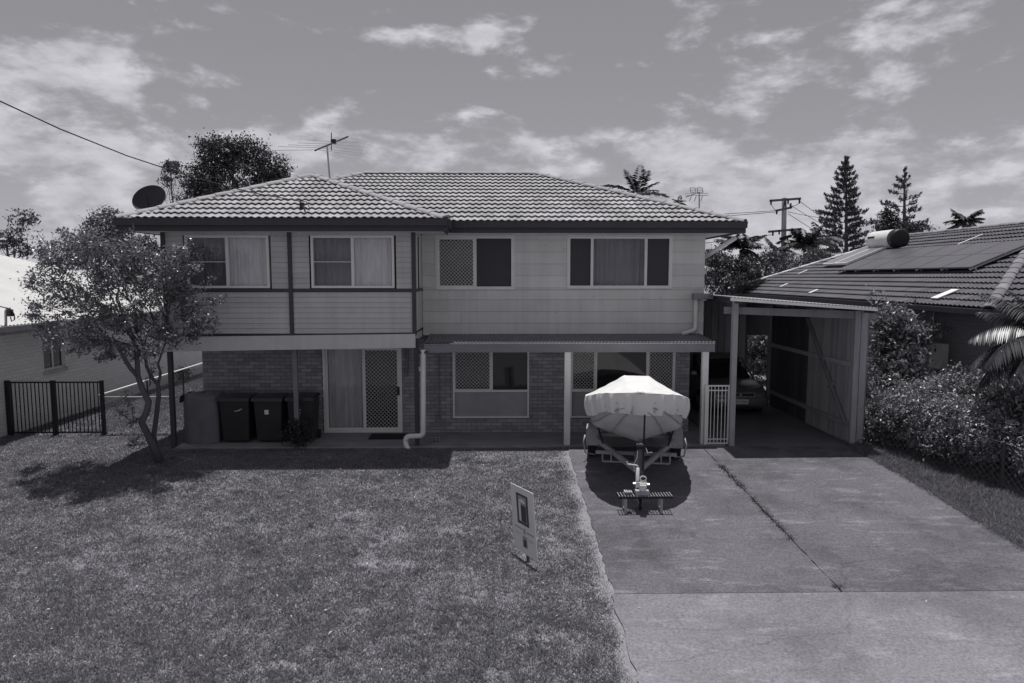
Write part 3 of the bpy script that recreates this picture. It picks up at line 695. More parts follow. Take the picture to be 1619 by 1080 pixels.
M['nbrick'] = mat('neighbour brick', .16, .9, .25, 4, .4, 25, fine=.2, fscale=9, stretch=(1, 1, 2.6))
b = MB(); b.box(NX+.55, NX+.75, NY+.55, NYB-.5, G0-.1, NZ-.16); b.box(NX+.751, NX+2*NWID-.5, NY+.55, NY+.75, G0-.1, NZ-.16); b.box(NX+.751, NX+2*NWID-.5, NYB-.7, NYB-.5, G0-.1, NZ-.16); b.build('wall', brickmat('right neighbour brick', .17), nb)
xn = NX+.55
c0 = WX(1481, 541, xn); c1 = WX(1498, 584, xn)
MB().box(xn-.16, xn-.002, min(c0.y, c1.y), max(c0.y, c1.y), c1.z, c0.z).build('meter_box', mat('meter box', .55, .6, .08, 3), nb)
c_ = WX(1489, 553, xn); MB().box(xn-.164, xn-.161, c_.y-.035, c_.y+.035, c_.z-.05, c_.z+.03).build('meter_sticker', M['black'], nb)
c0 = WX(1469, 547, xn); c1 = WX(1479, 562, xn); MB().box(xn-.08, xn-.002, min(c0.y, c1.y), max(c0.y, c1.y), c1.z, c0.z).build('switch_box', M['white'], nb)
c_ = WX(1474, 560, xn); MB().box(xn-.084, xn-.081, c_.y-.07, c_.y+.07, c_.z-.015, c_.z+.015).build('switch_window', M['black'], nb)
t0 = WX(1474, 547, xn-.03); MB().bar(t0, (t0.x, t0.y, NZ-.17), .025).build('conduit', M['steel'], nb)

# solar panels: a raised array, two rows
sa = thing('solar_array', onroof(1440, 425), 'wide solar panel array raised on frames above the dark tiled roof', 'solar panels')
pc = [onroof(1322, 432), onroof(1545, 430), onroof(1640, 384), onroof(1391, 402)]
q0, q1, q3 = onroof(1325, 434), onroof(1545, 430), onroof(1398, 402)
up_len = (q3-q0).dot(SL); ya, yb = q0.y, q1.y; a0 = q0+NN*.14
M['pv'] = mat('solar cells', .085, .3, .05, 2, spec=.6); M['pvf'] = mat('panel frame', .6, .4, .05, 4)
M['pvd'] = mat('panel edge', .13, .4, .05, 2); npan = max(4, int(abs(yb-ya)/1.02)); pw = (yb-ya)/npan
MB().bar(a0+SL*(up_len/2-.012)+NN*.03, a0+SL*(up_len/2-.012)+NN*.03+Vector((0, yb-ya, 0)), .03, .02).build('row_rail', M['pvf'], sa)
for r_ in range(2):
    for i in range(npan):
        o0 = a0+SL*(r_*up_len/2)+Vector((0, pw*i, 0)); l = SL*(up_len/2-.03); w = Vector((0, pw*.985, 0)); t = NN*.035
        fr_ = MB().hexa([o0, o0+w, o0+w+l, o0+l, o0+t, o0+w+t, o0+w+l+t, o0+l+t]).build('panel', M['pvd'], sa, fix=True)
        i0 = o0+t+NN*.003+SL*.012+w*.012; MB().add([i0, i0+w*.976, i0+w*.976+l-SL*.024, i0+l-SL*.024], [(0, 1, 2, 3)]).build('cells', M['pv'], fr_)
for i in range(npan+1):
    o0 = a0+Vector((0, pw*i*.97+pw*.1, 0)); MB().bar(o0-NN*.03, o0+SL*up_len-NN*.03, .04).build('rail', M['pvf'], sa)
    for f_ in (.08, .92): MB().bar(o0+SL*up_len*f_-NN*.03, o0+SL*up_len*f_-NN*.2, .03).build('foot', M['pvf'], sa)
# solar hot water: tank and two flat collectors
tk = thing('water_heater', onroof(1405, 393), 'white cylindrical solar hot water tank above two sloping collectors on the tiled roof', 'water heater')
c0 = onroof(1386, 394)+NN*.34; c1 = onroof(1432, 390)+NN*.34; ax = Vector((0, c1.y-c0.y, 0)); 
c1 = c0+ax
def cyl(c0, ax, r, n, prof): 
    b = MB(); b.tube([c0+ax*t for t, k in prof], [r*k for t, k in prof], n); return b
cyl(c0, ax, .335, 24, [(0, .75), (.015, .93), (.04, 1), (.80, 1), (.82, 1)]).build('tank', M['white'], tk, smooth=True)
cyl(c0, ax, .338, 24, [(.8205, 1), (.95, 1), (.985, .93), (1.0, .78)]).build('end_cap', M['black'], tk, smooth=True)
lb = c0+ax*.10+Vector((-.335, 0, .06)); MB().box(lb.x, lb.x+.02, min(lb.y, lb.y+ax.y*.25), max(lb.y, lb.y+ax.y*.25), lb.z, lb.z+.07).build('maker_label', M['black'], tk)
ca, cb = onroof(1303, 424), onroof(1342, 422); top_ = onroof(1376, 393)
ln = (top_-ca).dot(SL); wc = (c1.y-c0.y)*.5
for k in range(2):
    o0 = ca+NN*.10+Vector((0, wc*k*1.02, 0)); w = Vector((0, wc*.97, 0)); l = SL*ln; t = NN*.08
    f_ = MB().hexa([o0, o0+w, o0+w+l, o0+l, o0+t, o0+w+t, o0+w+l+t, o0+l+t]).build('collector', mat('collector edge', .75, .35, .05, 4), tk, fix=True)
    i0 = o0+t+NN*.004+SL*.05+w*.07; MB().add([i0, i0+w*.86, i0+w*.86+l-SL*.1, i0+l-SL*.1], [(0, 1, 2, 3)]).build('collector_glass', mat('collector glass', .2, .25, .1, 2, spec=.6), f_)

# ------------------------------------------------------------------ neighbour on the left
lh = thing('house', (-14, 17, G0), 'low brick house with white corrugated metal roof beside the black fence', 'house')
LX, LZ, LYE = -11.0, 2.50, 27.6; LR = 5.6
M['colorbond'] = mat('white metal roof', .56, .45, .07, 1.2, spec=.4); M['lbrick'] = mat('left brick', .42, .9, .12, 3, .3, 30, fine=.10, fscale=12, stretch=(1, 1, 2.8))
b = MB(); n_ = int((LYE-9)/.12*4)
def lr(u, v):
    y = 9+(LYE-9)*u; v *= min(1.0, max(.001, (LYE-y)/LR)); x = LX-LR*v; return (x, y, LZ+.35*LR*v+.012*sin(2*pi*y/.12))
b.grid(lr, n_, 2)
b.add([(LX-LR, 9, LZ+.35*LR), (LX-LR, LYE-LR, LZ+.35*LR), (LX-2*LR, LYE, LZ), (LX-2*LR, 9, LZ)], [(0, 1, 2, 3)])
b.add([(LX, LYE, LZ), (LX-LR, LYE-LR, LZ+.35*LR), (LX-2*LR, LYE, LZ)], [(0, 1, 2)])
b.build('roof', M['colorbond'], lh, smooth=True)
MB().box(LX-.04, LX+.09, 9, LYE, LZ-.14, LZ-.015).build('gutter', mat('left gutter', .3, .5, .08, 4), lh); MB().box(LX-.08, LX-.041, 9, LYE, LZ-.22, LZ-.02).build('fascia', mat('left fascia', .3, .5, .08, 4), lh)
MB().box(LX-.55, LX-.081, 9, LYE-.1, LZ-.21, LZ-.19).build('soffit', M['soffit'], lh)
lx = LX-.5
wins = [((66, 520), (104, 580)), ((122, 530), (133, 552)), ((165, 535), (182, 560))]; holes = []
for (a, c_), (d_, f_) in wins:
    p = WX(a, c_, lx); q = WX(d_, f_, lx); holes.append((p.y, q.y, q.z, min(2.1, p.z)))
b = MB(); ycur = 9
for y0, y1, z0, z1 in holes:
    b.box(lx-.2, lx, ycur, y0, G0-.1, LZ-.2); b.box(lx-.2, lx, y0, y1, G0-.1, z0); b.box(lx-.2, lx, y0, y1, z1, LZ-.2); ycur = y1
b.box(lx-.2, lx, ycur, LYE-.3, G0-.1, LZ-.2); b.box(LX-2*LR+.5, lx-.201, LYE-.5, LYE-.3, G0-.1, LZ-.2); b.build('wall', brickmat('left neighbour brick', .72), lh)
MB().box(LX-2*LR+.6, lx-.3, 9, LYE-.6, G0, 2.2).build('unlit_room', M['unlit_room'], lh)
for y0, y1, z0, z1 in holes:
    f = MB(); 
    for a, c_ in ((y0, y0+.05), (y1-.05, y1), ((y0+y1)/2-.025, (y0+y1)/2+.025)): f.box(lx-.10, lx-.05, a, c_, z0, z1)
    f.box(lx-.099, lx-.051, y0, y1, z0+.001, z0+.05); f.box(lx-.099, lx-.051, y0, y1, z1-.05, z1-.001)
    f = f.build('window', M['alu'], lh); MB().box(lx-.08, lx-.074, y0, y1, z0, z1).build('pane', M['gdark'], f)
    MB().box(lx-.02, lx+.05, y0-.03, y1+.03, z0-.09, z0-.005).build('sill', M['lbrick'], f)
# service mast on that roof
ms = W(9, 522, 15.4); mt = W(9, 492, 15.4)
sm = thing('service_mast', ms, 'bent steel service mast with black connector on the white metal roof', 'mast')
MB().tube([ms-Vector((0, 0, .1)), mt, mt+Vector((.04, 0, .06)), mt+Vector((.1, 0, .06))], .028, 10).build('mast', M['steel'], sm, smooth=True)
c_ = W(16, 494, 15.4); MB().box(c_.x-.05, c_.x+.05, c_.y-.05, c_.y+.05, c_.z-.09, c_.z+.07).build('connector', M['black'], sm, bevel=.015)
MB().tube([c_+Vector((.04, 0, .05)), c_+Vector((.09, 0, -.05)), c_+Vector((.08, 0, -.17)), c_+Vector((.02, 0, -.2)), c_+Vector((.0, 0, -.1))], .012, 8).build('loop', M['cable'], sm, smooth=True)
pw = [W(-200, 440, 14)+Vector((0, 0, 0)), W(-60, 470, 15), c_+Vector((0, 0, .08))]
MB().tube([pw[0]*(1-t)**2+pw[1]*2*t*(1-t)+pw[2]*t*t for t in [k/10 for k in range(11)]], .014, 6).build('service_cable', M['cable'], sm)

# ------------------------------------------------------------------ fences on the left
fy = 15.9; fa, fb_ = W(10, 604, fy), W(160, 604, fy)
bf = thing('fence', (fa.x, fy, G0), 'black metal pool-style fence with thin vertical bars beside white-roofed house', 'fence')
for px in (11, 83, 160): p = W(px, 603, fy); MB().box(p.x-.05 if px != 160 else p.x-.035, p.x+.05 if px != 160 else p.x+.035, fy-.03, fy+.04, G0-.05, p.z+.02).build('post', M['black'], bf)
zb = G0+.06
for z in (fa.z-.01, zb): MB().box(fa.x, fb_.x, fy-.012, fy+.012, z-.018, z+.018).build('rail', M['black'], bf)
for k in range(1, 24):
    px = 11+k*(149/24)
    if abs(px-83) < 3: continue
    p = W(px, 604, fy); MB().box(p.x-.009, p.x+.009, fy-.008, fy+.008, zb, fa.z-.02).build('bar', M['black'], bf)
M['chain'] = mat('chain link', .30, .5, .1, 8)
def chainlink(b, org, ux, w, h, pitch=.085, r=.0028):
    """diamond wire mesh in the plane org + ux*s + z"""
    ux = Vector(ux).normalized(); org = Vector(org)
    for sg in (1, -1):
        k = -h if sg > 0 else 0
        while k < (w if sg > 0 else w+h):
            a = max(0, -k) if sg > 0 else max(0, k-w); c_ = min(h, w-k) if sg > 0 else min(h, k)
            if c_-a > .02: b.bar(org+ux*(k+sg*a)+Vector((0, 0, a)), org+ux*(k+sg*c_)+Vector((0, 0, c_)), r*2, r*2, up=(.3, .9, 0))
            k += pitch
cf = thing('fence', (-9.3, 18, G0), 'low chain-link boundary fence with a bright top pipe running back beside the house', 'fence')
r0, r1 = W(157, 625, 15.95), W(330, 571, 21.9)
MB().tube([r0, r1], .022, 10).build('top_rail', mat('bright pipe', .8, .4, .05, 4), cf, smooth=True)
for t in (.02, .36, .7, .99): p = r0+(r1-r0)*t; MB().tube([(p.x, p.y, G0-.1), p], .022, 8).build('post', M['woodd'], cf)
b = MB(); chainlink(b, (r0.x, r0.y, G0), (r1.x-r0.x, r1.y-r0.y, 0), (r1-r0).length, .9, .09); tag(b.build('wire_mesh', M['chain'], cf), kind='stuff')
cg = thing('gate', (-8.3, 15.95, G0), 'chain-link gate with rounded tube frame behind the flowering tree trunk', 'gate')
ga, gb2 = W(162, 628, 15.95), W(300, 688, 15.95)
fr_ = bend([(ga.x, 15.95, gb2.z), (ga.x, 15.95, ga.z), (gb2.x, 15.95, ga.z), (gb2.x, 15.95, gb2.z), (ga.x, 15.95, gb2.z)], .10)
MB().tube(fr_, .02, 10).build('frame', M['steel'], cg, smooth=True)
b = MB(); chainlink(b, (ga.x, 15.96, gb2.z), (1, 0, 0), gb2.x-ga.x, ga.z-gb2.z, .075, .0025); tag(b.build('wire_mesh', M['chain'], cg), kind='stuff')

# ------------------------------------------------------------------ chain-link fence on the right
rf = thing('fence', (8.6, 13, G0), 'low chain-link fence with dark posts along the shrub bed by the driveway', 'fence')
pts = [Vector((8.28, 14.75, 0)), Vector((8.62, 13.3, 0)), Vector((9.05, 11.85, 0)), Vector((9.35, 10.3, 0)), Vector((9.6, 8.6, 0))]
for i, p in enumerate(pts): MB().tube([(p.x, p.y, gz(p.y)-.1), (p.x, p.y, gz(p.y)+.86)], .032, 10).build('post', M['woodd'], rf)
for a, c_ in zip(pts[:-1], pts[1:]):
    b = MB(); chainlink(b, (a.x, a.y, gz(a.y)+.02), (c_.x-a.x, c_.y-a.y, 0), (c_-a).length, .80, .13, .0016); tag(b.build('wire_mesh', M['chain'], rf), kind='stuff')
    MB().tube([(a.x, a.y, gz(a.y)+.84), (c_.x, c_.y, gz(c_.y)+.84)], .006, 6).build('top_wire', M['chain'], rf)
# ------------------------------------------------------------------ boat under a cover on its trailer
BX = 2.63                                             # centre line
def lerp(tab, y):
    for (a, va), (c, vc) in zip(tab[:-1], tab[1:]):
        if y <= c: t = (y-a)/(c-a); t = max(0, t); return va+(vc-va)*t
    return tab[-1][1]
BOW, STERN = 11.25, 14.75
HW = [(BOW, .10), (11.31, .34), (11.42, .52), (11.7, .72), (12.1, .86), (12.6, .94), (13.2, .95), (14.75, .88)]      # half beam at the gunwale
SH = [(BOW, 1.62), (11.5, 1.57), (12.0, 1.44), (12.6, 1.31), (13.2, 1.24), (14.75, 1.02)]                # gunwale height
boat = thing('boat', (BX, 13.3, gz(13.3)), 'small boat under a pale canvas cover parked bow first on the driveway', 'boat')
def wr(x, y, z): return .012*sin(x*9+y*5)+.008*sin(x*23-y*13+z*7)
b = MB(); NYs, NS = 44, 26
def ridge(y):      # height of the tent's ridge and its half width
    return lerp([(BOW, 1.66), (11.7, 1.65), (12.4, 1.69), (12.9, 1.70), (13.3, 1.62), (14.75, 1.12)], y)
def ctop(u, v):
    y = BOW+(STERN-BOW)*(v**1.4); w = lerp(HW, y)+.02; s_ = u*2-1; z0 = lerp(SH, y)+.02; z1 = ridge(y); flat = .24
    t = abs(s_); x = s_*w
    k = 1-max(0, (t-flat)/(1-flat)); prof = k**1.12
    z = z0+(z1-z0)*prof+.012*sin(y*6+s_*4)*(1-t)*t*3+.007*sin(s_*23+2*sin(y*5))*(t*(1-t)*3)+.01*max(0, t-.7)*sin(y*38)
    return (BX+x, y, z)
NS, NYs = 60, 70; b.grid(ctop, NS, NYs); b.build('cover', mat('white canvas', .70, .75, .05, 3, .5, 9), boat, smooth=True)
# hanging skirt: follows the gunwale outline round the bow, gathered in folds
def outline(t):      # t in [-1,1]: port stern -> bow -> starboard stern
    y = BOW+(STERN-BOW)*abs(t)**1.7; return y, (1 if t > 0 else -1)*lerp(HW, y) if abs(t) > 1e-6 else 0.0
sk = MB(); NT, NV = 260, 9
M['canvas'] = mat('canvas skirt', .70, .85, .05, 3, .3, 25)
def skirt(u, v):
    t = u*2-1; y, x = outline(t); z0 = lerp(SH, y)+.02
    drop = .36+.022*sin(t*13+1)+.008*sin(t*31); out = .014*sin(v*pi)+.006*v
    fold = (.024*sin(t*60+2*sin(t*9))+.015*sin(t*127+1))*min(1, v*1.8)
    inw = -.07*v*v
    d = Vector((x, (y-13.2)*.55, 0)); d = d.normalized() if d.length > 1e-6 else Vector((0, -1, 0))
    p = Vector((x, y, 0))+d*(out+fold+inw+.022)
    return (BX+p.x, p.y, z0-drop*v+.002*sin(t*80)*v)
sk.grid(skirt, NT, NV); sk.build('cover_skirt', M['canvas'], boat, smooth=True)
# lashed bow fold
b = MB(); b.tube([(BX+.02, BOW-.02, 1.655), (BX+.12, BOW+.02, 1.63), (BX+.26, BOW+.10, 1.60)], [.03, .022, .01], 8); b.tube([(BX-.02, BOW-.02, 1.655), (BX-.12, BOW+.02, 1.635), (BX-.30, BOW+.12, 1.60)], [.03, .024, .01], 8); b.build('cover_fold', M['canvas'], boat, smooth=True)
# hull: V section
hl = MB(); NH = 14
def keel(y): return lerp([(BOW, 1.30), (11.45, 1.02), (11.8, .72), (12.3, .56), (13, .48), (14.75, .46)], y)
def hull(u, v):
    y = BOW+.03+(STERN-BOW-.05)*(v**1.5); w = lerp(HW, y)-.035; s_ = u*2-1; zk = keel(y); zg = lerp(SH, y)-.02; t = abs(s_); zc = zk+(zg-zk)*.34
    if t < .55: a = t/.55; x = w*.92*a; z = zk+(zc-zk)*a**.95
    else: a = (t-.55)/.45; x = w*(.92+.08*a); z = zc+(zg-zc)*a
    return (BX+(1 if s_ >= 0 else -1)*x, y, z)
hl.grid(hull, 24, 26); hl.add([hull(k/24, 1) for k in range(25)], [tuple(range(25))]); hl.add([hull(k/24, 0) for k in range(25)], [tuple(range(25))])
hl.build('hull', mat('hull wrap', .46, .7, .08, 4, .2, 20), boat, smooth=True)
for sd_ in (-1, 1):
    for z_, o_ in ((.34, .005), (.62, .012), (.8, .012)):
        pts_ = []
        for k in range(14):
            v = (.02+.6*k/13); u = .5+sd_*(.5*z_); p = Vector(hull(u, v)); pts_.append(p+Vector((sd_*.012, -.012, -.006)))
        MB().tube(pts_, .011, 6).build('strake', mat('strake', .30, .6, .05, 4), boat, smooth=True)
# trailer
M['galv'] = mat('trailer steel', .32, .5, .15, 8, metal=.2); M['bright_st'] = mat('bright steel', .7, .35, .1, 8, metal=.4)
tr = thing('boat_trailer', (BX, 13.3, gz(13.3)), 'galvanised boat trailer with winch post and jockey wheel under the covered boat', 'trailer')
def gy(y): return gz(y)+.02
MB().bar((BX, 10.95, gy(10.95)+.43), (BX, 12.4, gy(12.4)+.46), .075, .10).build('drawbar', M['galv'], tr)
for s_ in (-1, 1):
    MB().bar((BX+s_*.02, 11.6, gy(11.6)+.44), (BX+s_*.72, 13.2, gy(13.2)+.47), .05, .09).build('side_rail', M['galv'], tr)
    MB().bar((BX+s_*.72, 13.2, gy(13.2)+.47), (BX+s_*.72, 15.3, gy(15.3)+.47), .05, .09).build('side_rail', M['galv'], tr)
    # wheel, mudguard and guide post
    wx = BX+s_*.84; wy = 13.75; wz = gy(wy)
    t_ = MB(); t_.tube([(wx-.09, wy, wz+.29), (wx-.075, wy, wz+.29), (wx+.075, wy, wz+.29), (wx+.09, wy, wz+.29)], [.25, .29, .29, .25], 28); w_ = t_.build('wheel', M['rubber'], tr, smooth=False)
    MB().disc((wx+s_*.085, wy, wz+.29), (s_, 0, 0), .15, .13, .02, 20).build('rim', M['galv'], w_)
    g_ = MB(); n_ = 14
    for k in range(n_):
        a0_, a1_ = pi*k/n_, pi*(k+1)/n_
        p = [(cos(a)*.36, sin(a)*.36) for a in (a0_, a1_)]; q = [(cos(a)*.345, sin(a)*.345) for a in (a0_, a1_)]
        g_.hexa([(wx-.12, wy+p[0][0], wz+.29+p[0][1]), (wx+.12, wy+p[0][0], wz+.29+p[0][1]), (wx+.12, wy+p[1][0], wz+.29+p[1][1]), (wx-.12, wy+p[1][0], wz+.29+p[1][1]), (wx-.12, wy+q[0][0], wz+.29+q[0][1]), (wx+.12, wy+q[0][0], wz+.29+q[0][1]), (wx+.12, wy+q[1][0], wz+.29+q[1][1]), (wx-.12, wy+q[1][0], wz+.29+q[1][1])])
    g_.build('mudguard', M['galv'], tr, fix=True)
    MB().tube([(wx+s_*.14, wy-.36, wz+.5), (wx+s_*.17, wy-.42, wz+.38), (wx+s_*.13, wy-.42, wz+.15), (wx-s_*.06, wy-.42, wz+.12)], .018, 8).build('step_bracket', M['galv'], tr, smooth=True)
    MB().tube([(BX+s_*.62, 12.9, gy(12.9)+.5), (BX+s_*.80, 12.85, gy(12.9)+1.12)], .018, 8).build('guide_post', M['black'], tr)
for y_ in (12.55, 13.75, 15.0): MB().bar((BX-.75, y_, gy(y_)+.44), (BX+.75, y_, gy(y_)+.44), .06, .06).build('crossbar', M['galv'], tr)
MB().bar((BX-.62, 12.45, gy(12.45)+.30), (BX+.62, 12.45, gy(12.45)+.30), .03).build('light_bar', M['galv'], tr)
for x_ in (-.62, -.46, .46, .62): MB().bar((BX+x_, 12.45, gy(12.4)+.30), (BX+x_, 12.45, gy(12.4)+.46), .025).build('light_bracket', M['galv'], tr)
# winch post
MB().bar((BX+.03, 11.22, gy(11.2)+.44), (BX+.03, 11.16, gy(11.2)+1.12), .085, .06, up=(0, 1, 0)).build('winch_post', mat('winch post', .12, .6, .1, 5), tr)
MB().tube([(BX+.065, 11.12, gy(11.2)+.60), (BX+.075, 11.10, gy(11.2)+1.55)], .016, 8).build('winch_strap', M['black'], tr)
MB().tube([(BX-.05, 11.1, gy(11.2)+1.02), (BX+.09, 11.1, gy(11.2)+1.02)], .055, 14).build('winch_drum', M['black'], tr)
MB().tube([(BX+.10, 11.1, gy(11.2)+1.0), (BX+.13, 11.05, gy(11.2)+.92), (BX+.2, 11.0, gy(11.2)+.95)], .01, 8).build('winch_handle', M['galv'], tr)
MB().tube([(BX-.03, 11.1, gy(11.2)+.95), (BX-.04, 11.08, gy(11.2)+.82), (BX-.09, 11.07, gy(11.2)+.72), (BX-.08, 11.06, gy(11.2)+.60)], .006, 6).build('safety_chain', M['bright_st'], tr)
# jockey wheel and coupling
jx, jy = BX-.03, 10.98
MB().tube([(jx, jy, gy(jy)+.16), (jx, jy, gy(jy)+.70)], .030, 12).build('jockey_stem', M['bright_st'], tr, smooth=True)
MB().tube([(jx, jy, gy(jy)+.70), (jx, jy, gy(jy)+.73), (jx-.02, jy, gy(jy)+.74), (jx-.17, jy-.02, gy(jy)+.76), (jx-.175, jy-.02, gy(jy)+.80)], .012, 8).build('jockey_crank', M['bright_st'], tr)
MB().disc((jx+.03, jy-.02, gy(jy)+.095), (1, 0, 0), .095, .095, .045, 20).build('jockey_tyre', M['rubber'], tr)
MB().disc((jx+.076, jy-.02, gy(jy)+.095), (1, 0, 0), .055, .05, .006, 16).build('jockey_hub', M['steel'], tr)
MB().bar((jx+.02, jy, gy(jy)+.20), (jx+.05, jy-.02, gy(jy)+.09), .06, .02).build('jockey_fork', M['galv'], tr)
b = MB(); b.box(BX-.06, BX+.12, 10.90, 11.05, gy(11)+.39, gy(11)+.47); b.box(BX+.0, BX+.10, 10.72, 10.92, gy(11)+.40, gy(11)+.475); b.tube([(BX+.05, 10.80, gy(11)+.38), (BX+.05, 10.80, gy(11)+.49)], [.06, .045], 12); b.build('coupling', M['bright_st'], tr)
MB().tube([(BX-.10, 10.97, gy(11)+.43), (BX+.17, 10.95, gy(11)+.43)], .022, 10).build('clamp', M['bright_st'], tr)
b = MB(); cx_ = Vector((BX+.055, 10.84, gy(11)+.56)); b.tube([cx_+Vector((.05*cos(a), .0, .04*sin(a))) for a in [k*pi/6 for k in range(13)]], .011, 6, False); b.tube([cx_+Vector((0, 0, -.04)), cx_+Vector((0, 0, -.1))], .014, 8); b.build('brake_lever', M['bright_st'], tr)

# boat and trailer stand slightly askew, bow pointing at the street corner
for o_ in (boat, tr):
    piv = Vector((BX, 11.2, 0)); th = radians(-9.2); v_ = o_.location-piv; c_, s_ = cos(th), sin(th)
    o_.location = Vector((2.34+v_.x*c_-v_.y*s_, 11.2+v_.x*s_+v_.y*c_, v_.z)); o_.rotation_euler = (0, 0, th)
# low slatted step in front of it, with things on top
def atG(px, py, h):   # point h above the ground on the ray
    d = ray(px, py); t = -CZ/d.z
    for i in range(60):
        y = d.y*t; t += .5*((gz(y)+.02+h-CZ)/d.z-t)
    return Vector((0, 0, CZ))+d*t
SHT = .29; s0, s1 = atG(978, 786, SHT), atG(1064, 784, SHT); sy = (s0.y+s1.y)/2; zt = gy(sy)+SHT
st = thing('step_platform', ((s0.x+s1.x)/2, sy, gy(sy)), 'low folding slatted metal step standing below the boat trailer coupling', 'step')
SD = .20
for yy in (sy, sy+SD): MB().box(s0.x, s1.x, yy-.012, yy+.012, zt-.035, zt-.004).build('side_bar', M['black'], st)
n_ = 19
for k in range(n_):
    x = s0.x+.02+(s1.x-s0.x-.04)*k/(n_-1); MB().box(x-.007, x+.007, sy-.01, sy+SD+.01, zt-.0035, zt+.008).build('slat', M['steel'], st)
for px in (990, 1047):
    x = atG(px, 786, SHT).x
    for yy in (sy+.015, sy+SD-.015): MB().box(x-.022, x+.022, yy-.012, yy+.012, gy(yy), zt-.036).build('leg', M['wood'], st)
    MB().box(x-.022, x+.022, sy+.028, sy+SD-.028, gy(sy)+.06, gy(sy)+.085).build('foot_brace', M['wood'], st)
p = atG(992, 778, SHT+.02); bx_ = thing('small_box', (p.x, sy+.1, zt+.008), 'small box with a pale lid standing on the slatted step', 'box')
MB().box(p.x-.055, p.x+.055, sy+.05, sy+.15, zt+.009, zt+.05).build('body', M['awn'], bx_); MB().box(p.x-.06, p.x+.06, sy+.045, sy+.155, zt+.0505, zt+.062).build('lid', M['label'], bx_)
for i in range(3):
    for j_ in range(2): MB().box(p.x-.045+i*.034, p.x-.02+i*.034, sy+.055+j_*.047, sy+.09+j_*.047, zt+.0625, zt+.0645).build('lid_panel', M['awn'], bx_)
p = atG(1014, 779, SHT+.02); tag(MB().box(p.x-.11, p.x+.11, sy+.02, sy+.13, zt+.009, zt+.085).build('timber_block', M['wood'], None, bevel=.006), 'dark timber block lying in the middle of the slatted step', 'block')

# ------------------------------------------------------------------ car in the carport
CX, CY = 6.30, 17.55
car = thing('car', (CX, CY+2, G0), 'dark silver sedan parked nose out in the shade of the carport', 'car')
M['paint'] = mat('car paint', .16, .25, .04, 3, metal=.35, spec=.6)
def loft(sections, name, m, parent, smooth=True, sub=0):
    """sections: list of rings with equal counts"""
    b = MB(); n = len(sections[0])
    for r_ in sections: b.v += [Vector(p) for p in r_]
    for i in range(len(sections)-1):
        for k in range(n): k2 = (k+1) % n; b.f.append((i*n+k, i*n+k2, (i+1)*n+k2, (i+1)*n+k))
    b.f.append(tuple(reversed(range(n)))); b.f.append(tuple((len(sections)-1)*n+k for k in range(n)))
    return b.build(name, m, parent, smooth, sub=sub, fix=True)
def ring(y, w, z0, z1, r=.12, n=5):
    out = []
    for cx_, cz_, a0_ in ((w-r, z1-r, 0), (-w+r, z1-r, 90), (-w+r, z0+r, 180), (w-r, z0+r, 270)):
        for k in range(n): a = radians(a0_+90*k/(n-1)); out.append((CX+cx_+r*cos(a), CY+y, G0+cz_+r*sin(a)))
    return out
secs = [ring(0, .60, .30, .58, .09), ring(.04, .70, .24, .66, .10), ring(.14, .75, .22, .73, .12), ring(.4, .79, .20, .80, .14), ring(1.0, .82, .20, .90, .14), ring(1.25, .83, .20, .93, .12), ring(3.2, .83, .20, .96, .12), ring(4.1, .84, .22, .96, .14), ring(4.4, .74, .30, .88, .14)]
loft(secs, 'body', M['paint'], car)
secs = [ring(1.02, .66, .80, .90, .04), ring(1.75, .60, .82, 1.38, .12), ring(2.1, .58, .82, 1.445, .14), ring(3.0, .58, .82, 1.43, .14), ring(3.9, .66, .82, .98, .05)]
loft(secs, 'cabin', M['gdark'], car)
secs = [ring(1.72, .575, 1.33, 1.40, .03), ring(2.1, .585, 1.38, 1.462, .04), ring(3.0, .585, 1.36, 1.447, .04), ring(3.3, .56, 1.26, 1.35, .03)]
loft(secs, 'roof_panel', M['paint'], car)
for s_ in (-1, 1):
    MB().tube([(CX+s_*.70, CY+1.0, G0+.90), (CX+s_*.63, CY+1.72, G0+1.37)], .028, 8).build('pillar', M['paint'], car)
    hb = MB(); hb.hexa([(CX+s_*.42, CY+.045, G0+.57), (CX+s_*.70, CY+.11, G0+.57), (CX+s_*.70, CY+.2, G0+.57), (CX+s_*.42, CY+.2, G0+.57), (CX+s_*.45, CY+.06, G0+.68), (CX+s_*.74, CY+.15, G0+.70), (CX+s_*.72, CY+.25, G0+.70), (CX+s_*.45, CY+.2, G0+.68)])
    hb.build('headlight', mat('headlight', .4, .1, 0, spec=.8), car, fix=True, bevel=.012)
    mb_ = MB().box(CX+s_*.88-.09, CX+s_*.88+.09, CY+1.22, CY+1.34, G0+.95, G0+1.08); mb_.build('wing_mirror', M['paint'], car, bevel=.03)
    for yy in (.85, 3.45):
        wx = CX+s_*.76; w_ = MB().tube([(wx-.1, CY+yy, G0+.31), (wx-.085, CY+yy, G0+.31), (wx+.085, CY+yy, G0+.31), (wx+.1, CY+yy, G0+.31)], [.27, .30, .30, .27], 26).build('wheel', M['rubber'], car)
        MB().disc((wx+s_*.098, CY+yy, G0+.31), (s_, 0, 0), .19, .17, .012, 20).build('rim', M['steel'], w_)
MB().box(CX-.36, CX+.36, CY-.008, CY+.06, G0+.565, G0+.645).build('grille', M['black'], car, bevel=.02)
gfr = MB(); rectframe(gfr, CX-.38, CX+.38, G0+.55, G0+.66, CY-.014, CY+.03, .014); gfr.build('grille_surround', M['steel'], car)
MB().disc((CX, CY-.02, G0+.605), (0, -1, 0), .035, .03, .008, 18).build('badge', M['steel'], car)
MB().box(CX-.50, CX+.50, CY-.006, CY+.05, G0+.26, G0+.34).build('air_intake', M['black'], car, bevel=.02)
